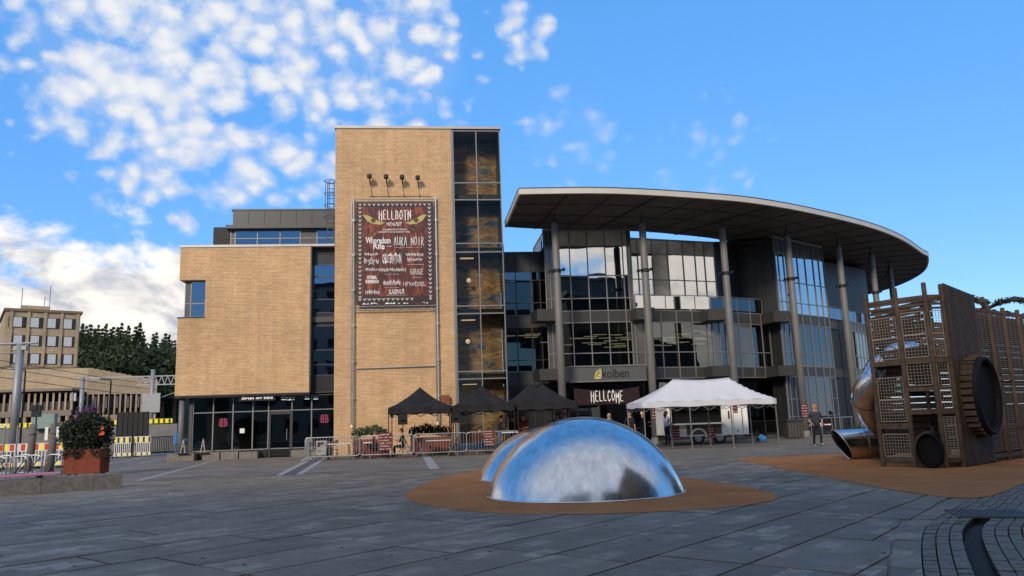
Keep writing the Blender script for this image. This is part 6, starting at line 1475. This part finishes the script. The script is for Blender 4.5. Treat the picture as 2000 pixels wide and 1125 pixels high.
# ================================================================ TREES
rn=random.Random(11)
def conifer_meshes(seed,H=20,wd=3.4):
    rn=random.Random(seed); b=MB(); z=H*.10
    while z<H*.985:
        t=z/H; rr=wd*1.1*(1-t)**.95*(.75+.5*rn.random())+.25; n=int(10+12*(1-t))
        for k in range(n):
            a=rn.uniform(0,6.28); L0=rr*rn.uniform(.7,1.1); dr_=rn.uniform(.1,.35)*L0
            tip=Vector((math.cos(a)*L0,math.sin(a)*L0,z-dr_)); base=Vector((0,0,z+.1)); sd=Vector((-math.sin(a),math.cos(a),0))
            for q in range(3):
                f0=.08+.3*q; p=base.lerp(tip,f0); pe=base.lerp(tip,min(1.05,f0+.42)); w=(L0*.30+.12)*(1.15-f0); hg=rn.uniform(.45,1.0)*(.45+.5*(1-t)); J_=lambda:Vector((rn.uniform(-.15,.15),rn.uniform(-.15,.15),rn.uniform(-.15,.15)))
                b.add([p+sd*w+J_(),pe+J_(),p-sd*w+J_(),p+J_()-Vector((0,0,hg))],[(0,1,3),(1,2,3)])
                b.add([p+J_(),pe+J_(),pe-Vector((0,0,hg*.8))+J_(),p-Vector((0,0,hg))+J_()],[(0,1,2,3)])
        z+=H*.03*rn.uniform(.7,1.2)
    cm=b.mesh('crown',needle); t_=MB(); t_.tube([(0,0,-1),(0,0,H*.5),(0,0,H*.97)],[.28,.18,.03],7); return cm,t_.mesh('trunk',bark)
protos=[conifer_meshes(40+i,20,(3.2,3.8,2.8)[i]) for i in range(3)]
def broad_meshes(seed):
    rn=random.Random(seed); b=MB()
    for k in range(30): a=rn.uniform(0,6.28);r_=math.sqrt(rn.random())*2.6; leafcloud(b,(math.cos(a)*r_,math.sin(a)*r_,5.4+rn.uniform(-2.6,3)*(1-.2*r_/2.6)),(1.2,1.2,.9),60,.28,0,rn)
    t_=MB(); t_.tube([(0,0,-1),(.1,0,3),(0,.1,6)],[.25,.2,.08],7)
    for k in range(6): a=k*1.05; t_.tube([(0,0,3+.2*k),(math.cos(a)*1.6,math.sin(a)*1.6,5+.3*k)],[.09,.03],5)
    return b.mesh('crown',needle),t_.mesh('trunk',bark)
bpro=broad_meshes(3)
heights=[]
lst=[]
tops=[(162,630),(170,634),(178,628),(186,640),(193,632),(201,636),(208,630),(216,640),(222,633),(230,637),(238,628),(246,640),(252,634),(259,650),(266,632),(274,628),(281,645),(287,672),(294,680),(300,650),(306,644),(313,668),(318,660),(324,646),(331,652),(336,664),(342,660),(150,640),(158,645),(168,650),(184,655),(199,658),(214,655),(228,660),(243,655),(258,668),(271,660),(284,690),(298,684),(311,690),(326,680),(338,686)]
for k,(px,py) in enumerate(tops):
    Y=rn.uniform(150,158) if k<27 else rn.uniform(143,148); p=PY(px,py,Y); H=p.z
    cm,tm=protos[k%3]; s_=max(H-3,8)/20.0
    t=thing('conifer_tree','dark conifer in the dense wooded hillside behind the left buildings','tree',(p.x,Y,3.0),'conifers on the wooded hillside')
    for nm,me in(('crown',cm),('trunk',tm)):
        o=bpy.data.objects.new(nm,me); COL.objects.link(o); o.parent=t
    t.scale=(s_*.85,s_*.85,s_); t.rotation_euler=(0,0,rn.uniform(0,6.28))
for k in range(9):
    px=160+k*23; p=PY(px,735,141); t=thing('leafy_tree','dark leafy tree at the foot of the wooded hillside, %s counting from the office block'%('first','second','third','fourth','fifth','sixth','seventh','eighth','ninth')[k],'tree',(p.x,141,1.5),'leafy trees at the foot of the hillside')
    for nm,me in(('crown',bpro[0]),('trunk',bpro[1])): o=bpy.data.objects.new(nm,me); COL.objects.link(o); o.parent=t
    s_=(PY(px,700+rn.uniform(-8,10),141).z)/8.5; t.scale=(s_,s_,s_); t.rotation_euler=(0,0,rn.uniform(0,6.28))
b=MB(); vs=[];fs=[]
for i in range(25):
    for j in range(7): vs.append((-80+i*4,139+j*6,min(9,-.3+j*2.6+1.2*math.sin(i*.9+j))))
for i in range(24):
    for j in range(6): a=i*7+j; fs.append((a,a+7,a+8,a+1))
b.add(vs,fs); tag(b.build('hillside',mat('hill_green',(.022,.032,.016),.9,var=.4,vscale=.3)),kind='structure')
# drooping tree behind the play tower
t=thing('drooping_tree','leafy tree with drooping branches behind the timber play tower','tree',(19.6,25.2,0)); b=MB(); b.tube([(19.6,25.2,0),(19.7,25.2,3),(19.6,25.3,5.3)],[.2,.15,.06],8)
lf=MB(); rn=random.Random(9)
for k in range(26):
    a=rn.uniform(0,6.28); L0=rn.uniform(1.0,2.6); z=rn.uniform(3.4,5.2); pts=[Vector((19.6,25.2,z))+Vector((math.cos(a)*L0*q,math.sin(a)*L0*q,1.1*q-1.25*q*q)) for q in(0,.3,.6,.85,1.1)]; b.tube(pts,[.045,.035,.025,.015,.008],5)
    for q in range(46):
        f_=rn.uniform(.15,1.08); p=Vector((19.6,25.2,z))+Vector((math.cos(a)*L0*f_,math.sin(a)*L0*f_,1.1*f_-1.25*f_*f_)); leafcloud(lf,p,(.09,.09,.08),2,.10,0,rn)
b.build('trunk',bark,t); lf.build('crown',leaf_dk,t)
# ================================================================ WHAT THE GLASS MIRRORS: town behind the viewer
def town(x0,x1,y0,y1,h,m,label,nx,nz):
    t=thing('town_building',label,'building',((x0+x1)/2,(y0+y1)/2,0),'buildings behind the viewer'); b=MB(); b.box(x0,x1,y0,y1,-.2,h); b.build('wall',m,t); b=MB(); b.box(x0-.3,x1+.3,y0-.3,y1+.3,h,h+.4); b.build('roof',panel_dark,t)
    m0=MB(); m0.box(-.75,.75,-.05,.05,-.8,.8); m0=m0.mesh('window',drk)
    for i in range(nx):
        for j in range(nz): piece('window',m0,t,Matrix.Translation((x0+(x1-x0)*(i+.5)/nx,y1+.04,h*(j+.6)/nz)))
dkb=mat('dark_brickwork',(.07,.055,.045),.85,var=.2); pal=mat('pale_render',(.40,.36,.29),.85,var=.1)
town(8,36,-40,-16,21,dkb,'tall dark brick block mirrored in the glass hall',8,6)
town(-26,1,-38,-16,20.5,pal,'pale tall block mirrored in the tower and shop glass',9,6)
town(-70,-27,-40,-20,10,dkb,'low dark block mirrored at the left of the shop glass',12,3)
town(44,100,-70,-45,17,dkb,'long dark block mirrored in the curved glass',14,4)
town(14.5,40,-12,9,14.5,dkb,'dark brick block just right of the viewer, outside the picture',9,5)
